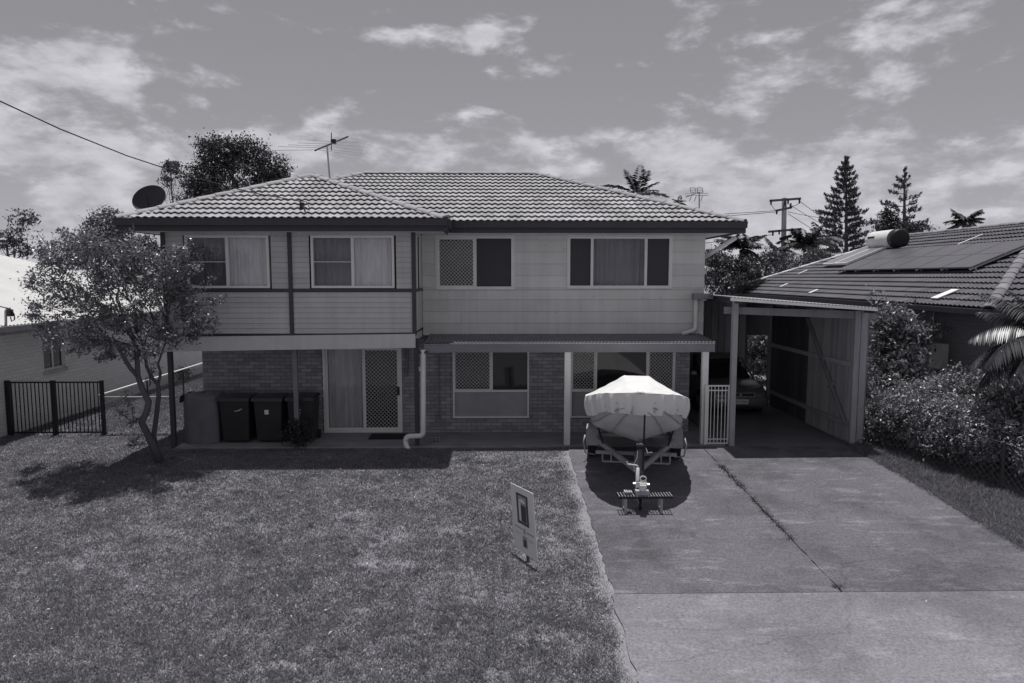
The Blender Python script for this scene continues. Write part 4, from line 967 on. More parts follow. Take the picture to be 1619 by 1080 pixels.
loft([ring(-.05, .62, .34, .53, .05), ring(.0, .72, .30, .55, .05), ring(.12, .80, .28, .55, .05), ring(.3, .84, .28, .54, .05)], 'bumper', M['paint'], car)
npl = MB().box(CX-.19, CX+.19, CY-.075, CY-.06, G0+.375, G0+.495).build('number_plate', M['label'], car)
def text_mesh(s_, size, loc, rot, m, parent, name='lettering', ext=.002, align='CENTER'):
    cu = bpy.data.curves.new(name, 'FONT'); cu.body = s_; cu.size = size; cu.extrude = ext; cu.align_x = align; cu.align_y = 'CENTER'
    t = bpy.data.objects.new(name, cu); COL.objects.link(t); bpy.context.view_layer.update()
    me = bpy.data.meshes.new_from_object(t.evaluated_get(bpy.context.evaluated_depsgraph_get())); bpy.data.objects.remove(t)
    o = link(name, me, m, parent, Vector(loc)-(wloc(parent) if parent else Vector())); o.rotation_euler = rot; return o
text_mesh('221·IDA', .095, (CX, CY-.079, G0+.435), (pi/2, 0, 0), M['black'], npl)

# ------------------------------------------------------------------ bins by the brick wall
def wheelie(px0, px1, ytop, ybot, label, marks, Y=14.86, loose=False):
    a = W(px0, ybot, Y); c_ = W(px1, ybot, Y); x0, x1 = a.x, c_.x; h = W(px0, ytop, Y).z-(G0+.022); zb = G0+.022
    r_ = thing('wheelie_bin', ((x0+x1)/2, Y+.3, zb), label, 'bin', 'wheelie bins by the brick wall')
    b = MB(); w = x1-x0; i_ = .05
    b.hexa([(x0+i_, Y+.07, zb+.04), (x1-i_, Y+.07, zb+.04), (x1-i_, Y+.50, zb+.04), (x0+i_, Y+.50, zb+.04), (x0+.012, Y, zb+h*.90), (x1-.012, Y, zb+h*.90), (x1-.012, Y+.62, zb+h*.93), (x0+.012, Y+.62, zb+h*.93)])
    body = b.build('body', M['bin'], r_, bevel=.03)
    MB().hexa([(x0, Y-.012, zb+h*.875), (x1, Y-.012, zb+h*.875), (x1, Y+.64, zb+h*.91), (x0, Y+.64, zb+h*.91), (x0, Y-.012, zb+h*.905), (x1, Y-.012, zb+h*.905), (x1, Y+.64, zb+h*.935), (x0, Y+.64, zb+h*.935)]).build('rim', M['bin'], r_, bevel=.008)
    l_ = MB(); 
    def lid(u, v): return (x0-.015+(w+.03)*u, Y-.035+.70*v, zb+h*(.915+.075*sin(pi*min(1, v*.75+.12))*(.75+.25*sin(pi*u))))
    l_.grid(lid, 8, 8); l_.grid(lambda u, v: (x0-.015+(w+.03)*u, Y-.036, zb+h*(.875+(.915+.075*sin(pi*.12)*(.75+.25*sin(pi*u))-.875)*v)), 8, 1)
    l_.build('lid', mat('bin lid', .045, .35, .1, 4), r_, smooth=True)
    MB().tube([(x0+.06, Y+.69, zb+h*.93), (x1-.06, Y+.69, zb+h*.93)], .016, 8).build('handle', M['bin'], r_)
    for s_ in (x0+.04, x1-.04): MB().disc((s_-.025, Y+.56, zb+.10), (1, 0, 0), .10, .10, .05, 18).build('wheel', M['rubber'], r_)
    for (mx, my, mw, mh, tilt) in marks:
        c1 = W(mx, my, Y-.0); t = (c1.z-zb-.04)/(h*.9-.04); yy = Y+.07*(1-t)-.006
        MB().bar((c1.x-mw/2, yy, c1.z-tilt), (c1.x+mw/2, yy, c1.z+tilt), .004, mh, up=(0, 0, 1)).build('sticker', M['label'], r_)
    return r_
wheelie(347, 396, 625, 701, 'black wheelie bin with a pale swoosh mark beside the tarp-covered object', [(374, 650, .10, .012, .004), (379, 648, .07, .014, .014)])
wheelie(401, 448, 625, 701, 'black wheelie bin with a small square pale sticker on its front', [(421, 652, .09, .10, 0)])
wheelie(454, 497, 624, 700, 'black wheelie bin with three faint lines of lettering behind the dark shrub', [(471, 648.5, .12, .014, 0), (471, 653.5, .11, .014, 0), (470, 658, .10, .012, 0)])
# tarp-covered object
tc_ = thing('covered_barbecue', (-6.55, 15.1, G0), 'waist-high object wrapped in a grey cover beside the black wheelie bins', 'cover')
a = W(289, 700, 14.85); c_ = W(344, 700, 14.85); zt_ = W(300, 628, 14.85).z; b = MB()
def tarp(u, v):
    an = 2*pi*u; k = abs(cos(an))**5+abs(sin(an))**5; rr_ = k**(-1/5.0); hx = (c_.x-a.x)/2; x = hx*rr_*cos(an)*(.97+.05*sin(v*3)); y = .34*rr_*sin(an)
    z = G0+.03+(zt_-G0-.03)*min(1, v/.8); f_ = 1.0
    if v > .8: f_ = cos((v-.8)/.2*pi/2); z = zt_-.10*(1-((v-.8)/.2))**2*0+.06*sin((v-.8)/.2*pi/2)
    wv = 1+(.03*sin(an*9+v*3)+.02*sin(an*17))*(1-v)
    return ((a.x+c_.x)/2+x*f_*wv, 15.18+y*f_*wv, z+.02*sin(an*2+1)*v)
b.grid(tarp, 48, 20); b.build('cover', mat('grey tarp', .14, .7, .12, 4, .5, 12), tc_, smooth=True)
def flap(u, v):
    an = radians(-20+150*u); return (a.x+.05-.13*sin(an*.9)*(.6+.4*v)+.0, 14.83+.6*v, zt_-.02+.08*cos(an)-.05*u-.02*sin(v*9))
MB().grid(flap, 12, 6).build('cover_flap', mat('grey tarp fold', .10, .7, .12, 4, .5, 12), tc_, smooth=True)

# doormat, wall vent
p = W(606, 693, 15.4); tag(MB().box(-2.98, -2.10, 15.2, 15.72, G0+.024, G0+.04).build('doormat', mat('coir mat', .03, .95, .2, 30)), 'dark rectangular doormat on the patio at the sliding door', 'mat')
c_ = W(690, 698, 14.9); vt = thing('pavement_block', (c_.x, 14.9, G0+.02), 'dark hollow block standing on the patio near the white downpipe', 'block')
b = MB(); rectframe(b, c_.x-.10, c_.x+.10, G0+.022, G0+.17, 14.82, 14.92, .03); b.box(c_.x-.012, c_.x+.012, 14.825, 14.915, G0+.053, G0+.139); b.build('block', M['awn'], vt)

# ------------------------------------------------------------------ estate agent's board on the lawn
sg = G(832, 886); sn = thing('sign_board', (sg.x, sg.y, gz(sg.y)), 'upright pale real estate sign with a dark framed doorway picture standing on the lawn', 'sign')
Ls, Rs = Vector((sg.x-.18, sg.y+.255, 0)), Vector((sg.x+.12, sg.y-.255, 0)); ex = (Rs-Ls).normalized(); nrm = Vector((ex.y, -ex.x, 0)); nrm = nrm if nrm.y < 0 else -nrm
sw_, shh = (Rs-Ls).length, .90; z0 = gz(sg.y)+.10; lean = -.075
def sp(u, v, d=0): return Ls+ex*(u*sw_)+Vector((0, 0, z0+v*shh))+nrm*d+ex*(lean*(v-.5)*1)+Vector((-.02*v, .10*v, 0))
def plate(name, u0, u1, v0, v1, d0, d1, m, parent, rot=0): 
    q = [sp(u0, v0, d0), sp(u1, v0, d0), sp(u1, v1, d0), sp(u0, v1, d0), sp(u0, v0, d1), sp(u1, v0, d1), sp(u1, v1, d1), sp(u0, v1, d1)]; return MB().hexa(q).build(name, m, parent, fix=True)
M['signw'] = mat('sign white', .62, .5, .04, 4); M['signd'] = mat('sign ink', .06, .5, 0); M['signg'] = mat('sign grey', .30, .5, 0)

bd = plate('board', 0, 1, 0, 1, -.012, 0, M['signw'], sn)
plate('picture', .25, .75, .44, .90, .001, .003, M['signd'], bd); plate('door_reveal', .33, .68, .48, .87, .0035, .0045, M['signg'], bd); plate('door_side', .35, .43, .49, .76, .005, .006, M['signw'], bd); plate('dark_door', .44, .66, .49, .74, .005, .006, M['signd'], bd)
fan = MB(); fan.add([sp(.5+.15*cos(t), .775+.055*sin(t), .0055) for t in [k*pi/10 for k in range(11)]], [tuple(range(11))]); fan.build('fanlight', M['signw'], bd, fix=True)
plate('printed_line', .10, .44, .355, .375, .001, .002, M['signg'], bd); plate('printed_line', .62, .94, .335, .355, .001, .002, M['signg'], bd); plate('printed_line', .10, .36, .27, .278, .001, .002, M['signg'], bd); plate('printed_line', .66, .92, .25, .258, .001, .002, M['signg'], bd); plate('printed_line', .68, .88, .225, .233, .001, .002, M['signg'], bd)
tx = text_mesh('&', .12, sp(.53, .345, .003), (0, 0, 0), M['signg'], bd); tx.rotation_euler = Matrix((ex, Vector((0, 0, 1)), nrm)).transposed().to_4x4().to_euler()
plate('printed_photo', .42, .62, .10, .27, .001, .002, M['signg'], bd); plate('printed_photo_figure', .46, .58, .11, .22, .0025, .0032, M['signd'], bd)
pc_ = sp(.55, 0, -.03); MB().bar((pc_.x, pc_.y, gz(sg.y)-.1), sp(.52, 1.01, -.03), .04, .04, up=(0, 1, 0)).build('stake', M['woodd'], sn)

# ------------------------------------------------------------------ roof things: dish, antennas, cable
dc = W(237, 316, 15.9); ds = thing('satellite_dish', W(244, 334, 15.9), 'dark round satellite dish fixed behind the hip of the tiled roof', 'satellite dish')
dn = Vector((.30, -.92, .22)).normalized()
ux_ = dn.cross(Vector((0, 0, 1))).normalized(); uy_ = ux_.cross(dn)
b = MB(); R_ = .345; ra = radians(35); ca_, sa_ = cos(ra), sin(ra)
def dish(u, v): 
    r_ = R_*v; an = 2*pi*u; x_, y_ = 1.08*r_*cos(an), .80*r_*sin(an)
    p = ux_*(x_*ca_-y_*sa_)*-1+uy_*(x_*sa_+y_*ca_); return dc+p+dn*(.22*(v*v)*.5)
b.grid(dish, 36, 8); b.build('reflector', mat('dish grey', .045, .6, .08, 4), ds, smooth=True)
MB().tube([dc-dn*.02, dc-dn*.2, W(244, 336, 16.15)], .03, 10).build('mount', M['steel'], ds)
ar = dc-uy_*.30+dn*.1; hd = dc+dn*.42-uy_*.10; MB().tube([ar, hd], .012, 8).build('arm', M['black'], ds); MB().tube([hd-dn*.05, hd+dn*.04], [.03, .045], 10).build('feed_horn', M['black'], ds)
MB().box(W(215, 318, 15.8).x-.03, W(215, 318, 15.8).x+.03, 15.8, 15.86, W(215, 318, 15.8).z-.04, W(215, 318, 15.8).z+.04).build('rear_bracket', M['black'], ds)
an = thing('antenna', W(521, 288, 17.6), 'long-armed roof television antenna on a thin mast above the hip', 'antenna')
mb0, mt0 = W(522, 290, 17.6), W(517, 231, 17.6); MB().tube([mb0, mt0], .022, 8).build('mast', M['steel'], an)
bm0, bm1 = W(498, 238, 17.2), W(550, 216, 18.4); MB().tube([bm0, bm1], .022, 8).build('boom', M['black'], an)
for (xa, ya, xb, yb_, t) in ((430, 238, 571, 246, .05), (440, 231.5, 573, 243, .18), (455, 229, 575, 238, .3), (471, 226, 568, 231, .45), (483, 221, 568, 225.5, .6)):
    yy = 17.2+1.2*t; MB().tube([W(xa, ya, yy-.1), bm0+(bm1-bm0)*t, W(xb, yb_, yy+.1)], .0065, 6).build('element', M['steel'], an)
q = bm0+(bm1-bm0)*.55; MB().box(q.x-.06, q.x+.06, q.y-.05, q.y+.05, q.z-.03, q.z+.08).build('junction_box', M['black'], an); MB().tube([q+Vector((-.06, 0, -.2)), q+Vector((-.05, 0, .25))], .012, 6).build('vertical_rod', M['black'], an)
an2 = thing('antenna', W(1105, 325, 22), 'small grid antenna on a short mast behind the right hip of the roof', 'antenna')
MB().tube([W(1105.5, 330, 22), W(1105.5, 304, 22)], .022, 8).build('mast', M['steel'], an2)
for x0_, x1_ in ((1091, 1099), (1102, 1110)):
    b = MB(); P_ = [W(x0_, 297, 22), W(x1_, 297, 22), W(x1_+1.5, 304, 22), W(x0_+1, 304, 22)]
    for k in range(4): b.tube([P_[k], P_[(k+1) % 4]], .012, 6)
    b.tube([(P_[0]+P_[3])/2, (P_[1]+P_[2])/2], .008, 6); b.build('reflector_grid', M['steel'], an2)
for pts_, r_ in (([(1084, 312), (1105, 304)], .016), ([(1083, 306), (1119, 306)], .008), ([(1083, 309), (1120, 309)], .008), ([(1094, 308), (1090, 318)], .012), ([(1101, 309), (1098, 318)], .012), ([(1111, 309), (1108, 318)], .012)):
    MB().tube([W(*p_, 22) for p_ in pts_], r_, 6).build('element', M['steel'], an2)
cbx = thing('service_cable', W(481, 330, 14.9), 'black overhead service cable ending at a bracket on the tiled roof', 'cable')
cc_ = [W(-60, 132, 9.0), W(0, 160, 9.9), W(95, 204, 11.3), W(200, 246, 12.6), W(300, 279, 13.6), W(400, 305, 14.3), W(474, 318, 14.6)]
pts_ = []
for i in range(len(cc_)-1):
    for k in range(6): pts_.append(cc_[i].lerp(cc_[i+1], k/6))
pts_.append(cc_[-1]); MB().tube(pts_, .010, 6).build('cable', M['cable'], cbx, smooth=True)
q = W(478, 324, 14.55); MB().box(q.x-.05, q.x+.04, q.y-.05, q.y+.05, q.z-.10, q.z+.05).build('connector', M['black'], cbx, bevel=.015)
MB().tube([W(486, 347, 13.9), W(481, 330, 14.45), W(474, 318, 14.6)], .018, 8).build('bracket', M['black'], cbx)
MB().tube([W(474, 318, 14.55), W(484, 319, 14.5), W(489, 327, 14.4), W(489, 337, 14.2), W(485, 341, 14.1), W(478, 336, 14.2)], .008, 6).build('loop', M['cable'], cbx)
# ------------------------------------------------------------------ foliage machinery
def leaf_quads(C, size, rng, up=.35, asp=.45, dirs=None, jit=.35):
    """one pointed four-cornered leaf at every centre"""
    n = len(C); d = rng.normal(size=(n, 3)) if dirs is None else dirs+rng.normal(size=(n, 3))*jit
    d /= np.linalg.norm(d, axis=1)[:, None]+1e-9
    nr = rng.normal(size=(n, 3)); nr[:, 2] = np.abs(nr[:, 2])+up*2
    s = np.cross(d, nr); s /= np.linalg.norm(s, axis=1)[:, None]+1e-9
    L = (size*rng.uniform(.6, 1.25, n))[:, None]; w = L*asp*.5
    nn = np.cross(s, d)
    v = np.stack([C-d*L*.5, C+s*w+nn*L*.04, C+d*L*.5-nn*L*.06, C-s*w+nn*L*.04], 1)
    return v.reshape(-1, 3)
def clumps(ells, n, rng, per, cr, shell=.55):
    """leaf centres: clumps spread over ellipsoids (c, r, weight)"""
    out = []; wsum = sum(e[2] for e in ells)
    for c, r, w in ells:
        k = int(n*w/wsum); u = rng.normal(size=(k, 3)); u /= np.linalg.norm(u, axis=1)[:, None]
        rad = (shell+(1-shell)*rng.random(k)**.6)[:, None]; cc = np.array(c)+u*rad*np.array(r)
        m = rng.integers(max(3, per//2), per*3//2, k)
        base = np.repeat(cc, m, 0); crr = np.repeat(cr*rng.uniform(.5, 1.3, k), m)[:, None]
        out.append(base+rng.normal(size=base.shape)*crr*np.array([.62, .62, .45]))
    return np.concatenate(out)
LM = dict(myrtle=leafmat('myrtle leaf', .165, .55, .22, .34, .7), gum=leafmat('gum leaf', .085, .45), dense=leafmat('dense leaf', .050, .5, .15), shrub=leafmat('shrub leaf', .22, .55, .2, .35, .55),
          glossy=leafmat('glossy leaf', .20, .5, .2, .3, .6), palm=leafmat('palm leaf', .075, .35, .2, .38, .5), pine=leafmat('pine needle', .08, .4, .1, .5), far=leafmat('far leaf', .075, .5, .15), dk=leafmat('dark shrub leaf', .04, .5, .1), flower=leafmat('white flower', .75, .2, .3))
def branch(b, p0, p1, r0, r1, rng, n=6, wob=.08, sides=8):
    p0 = Vector(p0); p1 = Vector(p1); L = (p1-p0).length; pts = []; rad = []
    for k in range(n+1):
        t = k/n; w = wob*L*sin(pi*t)
        pts.append(p0.lerp(p1, t)+Vector((rng.uniform(-1, 1), rng.uniform(-1, 1), rng.uniform(-.4, .4)))*w*.5); rad.append(r0+(r1-r0)*t)
    b.tube(pts, rad, sides); return pts
def tree(label, base, limbs, ells, n, per, cr, leaf, lm, name='tree', cat='tree', group=None, bark='bark', tr=.12, top=None, up=.35, asp=.45, shell=.55, seed=1, trunk_pts=None, sprigs=0, sl=.5):
    rng = np.random.default_rng(seed); rr = random.Random(seed); base = Vector(base)
    t = thing(name, base, label, cat, group); b = MB(); top = Vector(top) if top else Vector((base.x, base.y, ells[0][0][2]))
    if trunk_pts:
        for pts, rad in trunk_pts: b.tube(pts, rad, 10)
    else: branch(b, base-Vector((0, 0, .2)), top, tr, tr*.5, rr, 8, .05, 10)
    for k in range(limbs):
        e = ells[k % len(ells)]; u = Vector((rr.gauss(0, 1), rr.gauss(0, 1), rr.uniform(-.3, 1))).normalized()
        q = Vector(e[0])+Vector((u.x*e[1][0], u.y*e[1][1], u.z*e[1][2]))*.8
        s0 = (base.lerp(top, rr.uniform(.55, 1)) if not trunk_pts else Vector(rr.choice(trunk_pts)[0][-1])); branch(b, s0, q, tr*.35, .006, rr, 6, .12, 6)
    C = clumps(ells, n, rng, per, cr, shell); extra = []
    for k in range(sprigs):        # shoots that break the outline
        e = rr.choices(ells, [q[2] for q in ells])[0]; u = Vector((rr.gauss(0, 1), rr.gauss(0, 1), rr.gauss(.35, .8))).normalized(); r_ = Vector((u.x*e[1][0], u.y*e[1][1], u.z*e[1][2])); L_ = sl*rr.uniform(.4, 1.1)
        q0 = Vector(e[0])+r_*.75; q1 = Vector(e[0])+r_+(r_.normalized()+Vector((0, 0, .35))).normalized()*L_; pts = branch(b, q0, q1, .008, .003, rr, 6, .12, 4)
        for p in pts[1:]:
            for i in range(max(3, int(L_*16))): extra.append((p.x+rr.gauss(0, leaf*.8), p.y+rr.gauss(0, leaf*.8), p.z+rr.gauss(0, leaf*.7)))
    if extra: C = np.concatenate([C, np.array(extra)])
    b.build('trunk', M[bark], t, smooth=True)
    link('crown', mesh_np('crown', leaf_quads(C, leaf, rng, up, asp), 4, base), lm, t)
    return t, C, rng

# ------------------------------------------------------------------ flowering tree on the lawn (several bare stems)
tb = G(256, 724); TY = 13.35
def TW_(px, py, dy=0): return W(px, py, TY+dy)
stems = [([TW_(252, 728, .2), TW_(240, 700, .15), TW_(224, 668), TW_(233, 648), TW_(235, 635), TW_(225, 615), TW_(218, 595), TW_(217, 572), TW_(215, 548)], [.085, .075, .065, .062, .06, .055, .05, .045, .035]),
         ([TW_(250, 728, .3), TW_(243, 690, .35), TW_(247, 660, .35), TW_(251, 625, .3), TW_(250, 608, .3), TW_(240, 597, .25), TW_(232, 580, .2), TW_(228, 550, .1)], [.055, .05, .047, .045, .04, .035, .032, .026]),
         ([TW_(218, 595), TW_(206, 582, -.1), TW_(196, 566, -.2), TW_(184, 545, -.3)], [.045, .042, .036, .03]),
         ([TW_(250, 608, .3), TW_(254, 590, .4), TW_(250, 575, .5), TW_(262, 540, .5)], [.03, .027, .022, .018])]
ells = []
rr = random.Random(17)
for px, py, dy, rx, ry, rz, w in ((190, 480, -.3, .85, .8, .55, 4.5), (130, 440, -.4, .5, .55, .42, 1.6), (235, 440, .0, .6, .6, .6, 2.2), (200, 525, -.35, .85, .7, .35, 2.2)):
    ells.append((tuple(TW_(px, py, dy)), (rx, ry, rz), w))
for px, py, r_ in ((62, 445, .24), (58, 492, .22), (70, 520, .2), (90, 400, .26), (95, 372, .14), (120, 385, .26), (108, 470, .34), (100, 520, .3), (150, 388, .28), (165, 395, .22), (205, 400, .24), (262, 408, .22), (280, 425, .28), (292, 398, .15), (275, 460, .30), (292, 490, .26), (318, 500, .2), (335, 482, .14), (300, 525, .22), (335, 515, .12), (268, 530, .26), (238, 555, .2), (205, 560, .22), (160, 550, .26), (128, 545, .24), (175, 430, .34), (210, 410, .32), (150, 500, .36), (85, 545, .12), (300, 460, .16), (78, 420, .18)):
    ells.append((tuple(TW_(px, py, rr.uniform(-1.0, .45) if px < 265 else rr.uniform(-.2, .3))), (r_*1.1, r_*1.2, r_), 12*r_*r_))
t, C, rng = tree('flowering tree with several bare stems growing on the lawn by the house corner', (tb.x, tb.y, gz(tb.y)), 16, ells, 1150, 22, .105, .066, LM['myrtle'], 'flowering_tree', bark='barkp', tr=.06, trunk_pts=stems, shell=.35, sprigs=90, sl=.38, seed=3, asp=.5)
# side twigs with sparse leaves reaching over the wall, shoots near the ground
rr = random.Random(5); b = MB(); cs = []
for (x0, y0, x1, y1, dy) in ((290, 500, 350, 470, .1), (290, 520, 345, 505, .2), (285, 470, 318, 395, .1), (270, 430, 300, 380, .2), (260, 500, 338, 440, .0), (80, 420, 60, 380, -.4), (70, 470, 45, 445, -.4), (70, 500, 42, 500, -.5), (205, 665, 178, 640, -.1), (212, 662, 200, 625, -.1), (222, 690, 205, 705, 0), (222, 660, 205, 672, 0), (236, 610, 244, 575, .2), (300, 540, 300, 530, .2)):
    b = MB(); pts = branch(b, TW_(x0, y0, dy), TW_(x1, y1, dy), .012, .004, rr, 8, .1, 5); b.build('twig', M['barkp'], t)
    for p in pts[2:]:
        for k in range(16): cs.append((p.x+rr.gauss(0, .05), p.y+rr.gauss(0, .05), p.z+rr.gauss(0, .045)))
link('side_leaves', mesh_np('side_leaves', leaf_quads(np.array(cs), .06, rng), 4, t.location), LM['myrtle'], t)
fl = []
for px, py, r_ in ((311, 424, .075), (291, 420, .03), (285, 392, .04), (276, 391, .03), (292, 393, .03), (290, 534, .04), (177, 445, .05), (188, 450, .04), (212, 478, .05), (150, 460, .03), (222, 440, .04), (160, 470, .04), (236, 432, .03)):
    c = np.array(TW_(px, py, -.55 if px < 260 else .05)); fl.append(c+rng.normal(size=(60, 3))*r_*.6)
link('blossom', mesh_np('blossom', leaf_quads(np.concatenate(fl), .035, rng, .8, .9), 4, t.location), LM['flower'], t)

# dark shrub in front of the bins, patch of low shoots by the tree
sc = G(468, 712); e_ = [((sc.x, sc.y+.15, G0+.32), (.36, .3, .32), 1)]
tree('dark leafy shrub growing in front of the wheelie bins', (sc.x, sc.y+.15, G0), 8, e_, 130, 14, .08, .06, LM['dk'], 'shrub', 'shrub', tr=.02, shell=.2, seed=8)

# ------------------------------------------------------------------ trees behind the house
def far_tree(label, pxs, Y, n, per, cr, leaf, lm, seed, bark='bark', limbs=10, tr=.2, group='trees behind the house', ground=G0, shell=.5, name='tree', up=.35):
    ells = []
    for px, py, rx, rz, w in pxs:
        c = W(px, py, Y+((seed*7+px) % 5-2)*.2); s = Y/1079; ells.append((tuple(c), (rx*s, min(rx, 60)*s, rz*s), w))
    b0 = ells[0][0]; return tree(label, (b0[0], b0[1], ground), limbs, ells, n, per, cr, leaf, lm, name, 'tree', group, bark, tr, seed=seed, shell=shell, up=up)
far_tree('dense dark rounded tree rising behind the satellite dish and roof hip', [(372, 285, 70, 45, 8), (350, 240, 35, 22, 2), (392, 238, 34, 22, 2.2), (320, 285, 34, 28, 2.2), (425, 270, 32, 28, 2), (340, 232, 20, 16, .8), (440, 285, 22, 18, .8), (305, 315, 25, 12, .6)], 30, 1100, 22, .26, .13, LM['dense'], 21, shell=.4, tr=.25)
far_tree('thin tufted gum sprig leaning out beside the dense dark tree', [(270, 264, 14, 12, 1.4), (262, 285, 9, 9, .6), (278, 270, 8, 14, .5)], 29.5, 70, 16, .14, .13, LM['gum'], 22, limbs=4, tr=.05, shell=.15)
far_tree('sparse gum tree with a tufted bare branch above the white metal roof', [(10, 380, 24, 18, 2), (35, 345, 20, 12, 1.0), (28, 362, 12, 9, .5), (40, 395, 16, 10, .8)], 34, 110, 18, .22, .16, LM['gum'], 23, limbs=8, tr=.10, shell=.2)
far_tree('pale leafy gum tree behind the flowering tree and the roof corner', [(170, 365, 40, 30, 4), (140, 390, 26, 20, 2), (195, 390, 30, 24, 2), (175, 345, 26, 14, 1), (120, 412, 22, 14, 1)], 33, 420, 18, .24, .15, LM['gum'], 24, limbs=12, tr=.14, shell=.3)
far_tree('bushy tree seen under the left eave of the tiled roof', [(225, 400, 30, 26, 3), (205, 425, 28, 24, 2), (245, 430, 22, 26, 2)], 29, 320, 18, .2, .14, LM['far'], 25, limbs=6, shell=.3)
far_tree('low dark tree beyond the left fence rail', [(285, 590, 20, 12, 1), (225, 560, 20, 26, 2), (210, 590, 16, 16, 1)], 24.5, 130, 16, .16, .10, LM['dense'], 26, limbs=4, tr=.06, shell=.2)
sh_ = [('broad leafy shrub beside the right corner of the house', [(1150, 440, 46, 30, 4), (1130, 410, 24, 18, 1.6), (1175, 425, 26, 20, 2)], 28, 27), ('leafy shrub mass between the house and the power pole', [(1200, 425, 34, 24, 3), (1222, 410, 18, 14, 1), (1180, 445, 30, 16, 1.5)], 33, 28), ('leafy shrub mass behind the power pole', [(1262, 420, 34, 22, 3), (1290, 408, 22, 16, 1.4), (1240, 440, 26, 14, 1)], 40, 29)]
for lb_, px_, Y_, sd in sh_: far_tree(lb_, px_, Y_, 420, 18, .2, .13, LM['far'], sd, limbs=8, tr=.08, shell=.35, name='large_shrub', group='shrubs behind the houses')
far_tree('dark round tree at the foot of the thin Norfolk pine', [(1402, 350, 14, 20, 2), (1425, 362, 26, 14, 2), (1395, 365, 16, 12, 1), (1455, 362, 22, 8, 1)], 62, 280, 18, .38, .26, LM['dense'], 30, limbs=4, shell=.3)

# ------------------------------------------------------------------ palms
def frond(verts, base, az, el, L, droop, rng, nl=26, lw=.022, ll=.34, rach=None, hang=.35):
    """arching rachis with leaflets"""
    d = np.array([cos(az), sin(az), 0]); pts = []; p = np.array(base, float); ang = el
    n = nl
    for k in range(n+1):
        pts.append(p.copy()); ang -= droop/n; p = p+(d*cos(ang)+np.array([0, 0, sin(ang)]))*L/n
    pts = np.array(pts)
    if rach is not None: rach.tube([Vector(q) for q in pts[::3]], [max(.004, .018*L/2*(1-k/len(pts[::3]))) for k in range(len(pts[::3]))], 5)
    side = np.array([-sin(az), cos(az), 0])
    for k in range(3, n+1):
        t = (pts[k]-pts[k-1]); t /= np.linalg.norm(t)+1e-9; f = sin(pi*min(1, .12+.88*k/n))**.6*(1 if k < n else .6)
        for sg in (-1, 1):
            l = ll*L/2*f*rng.uniform(.8, 1.1); o = t*.55+side*sg*.8+np.array([0, 0, -hang+rng.normal()*.12]); o /= np.linalg.norm(o)
            w = np.cross(o, [0, 0, 1.0]); w /= np.linalg.norm(w)+1e-9; w = w*lw*L/2
            q = pts[k]; m_ = q+o*l*.55+np.array([0, 0, .02*l]); e = q+o*l+np.array([0, 0, -.18*l])
            verts += [q-w*.5, q+w*.5, m_+w, e, ] ; verts += [q-w*.5, m_+w, e, m_-w]
def palm(label, base, top, fronds, seed, lm=None, L=2.0, tr=.12, group=None, name='palm_tree', nl=30, ll=.62, lw=.06, hang=.45):
    rng = np.random.default_rng(seed); base = Vector(base); top = Vector(top); t = thing(name, base, label, 'palm', group)
    b = MB(); branch(b, base-Vector((0, 0, .2)), top, tr, tr*.7, random.Random(seed), 8, .03, 10); b.build('trunk', M['bark'], t, smooth=True)
    for az, el, dr, k in fronds:
        v = []; r_ = MB(); frond(v, top+Vector((0, 0, .05)), az, el, L*k, dr, rng, nl, lw, ll, r_, hang)
        f = r_.build('frond', M['barkp'], t); link('leaflets', mesh_np('leaflets', np.array(v), 4, base), lm or LM['palm'], f)
    return t
def ring_f(n, seed, lo=.0, hi=1.35, dr=(.7, 1.5)):
    r_ = random.Random(seed); return [(2*pi*k/n+r_.uniform(-.2, .2), r_.uniform(lo, hi), r_.uniform(*dr), r_.uniform(.8, 1.1)) for k in range(n)]
def palm_at(label, px, py, Y, seed, L, n=12, fr=None, group='palms behind the houses', **kw):
    c = W(px, py, Y); return palm(label, (c.x, c.y, G0), c, fr or ring_f(n+5, seed), seed, L=L, group=group, **kw)
palm_at('tall palm with stiff upright fronds behind the tiled roof ridge', 1008, 312, 30, 41, 1.6, fr=[(2.75, .75, .9, 1.15), (2.2, 1.25, .5, .95), (1.2, 1.35, .4, 1.0), (.9, 1.15, .5, 1.0), (1.8, 1.1, .6, .9), (.15, .45, .9, .95), (3.3, .35, .8, .6), (.3, .9, .7, .8), (5.5, .6, .9, .7)], tr=.1, ll=.5, lw=.05, hang=.1)
palm_at('small palm tip just showing above the right hip of the tiled roof', 1074, 322, 34, 42, .5, 6)
palm_at('dark palm with drooping fronds beside the house corner', 1172, 395, 29.5, 43, 1.3, 11)
palm_at('short palm left of the power pole', 1228, 400, 42, 44, 1.3, 9)
palm_at('bushy coconut palm right of the power pole', 1272, 392, 44, 45, 1.9, 13)
palm_at('palm with drooping fronds left of the dense Norfolk pine', 1303, 378, 52, 46, 1.7, 9)
palm_at('palm crown showing above the neighbouring tiled ridge', 1524, 354, 46, 47, 1.5, 11)

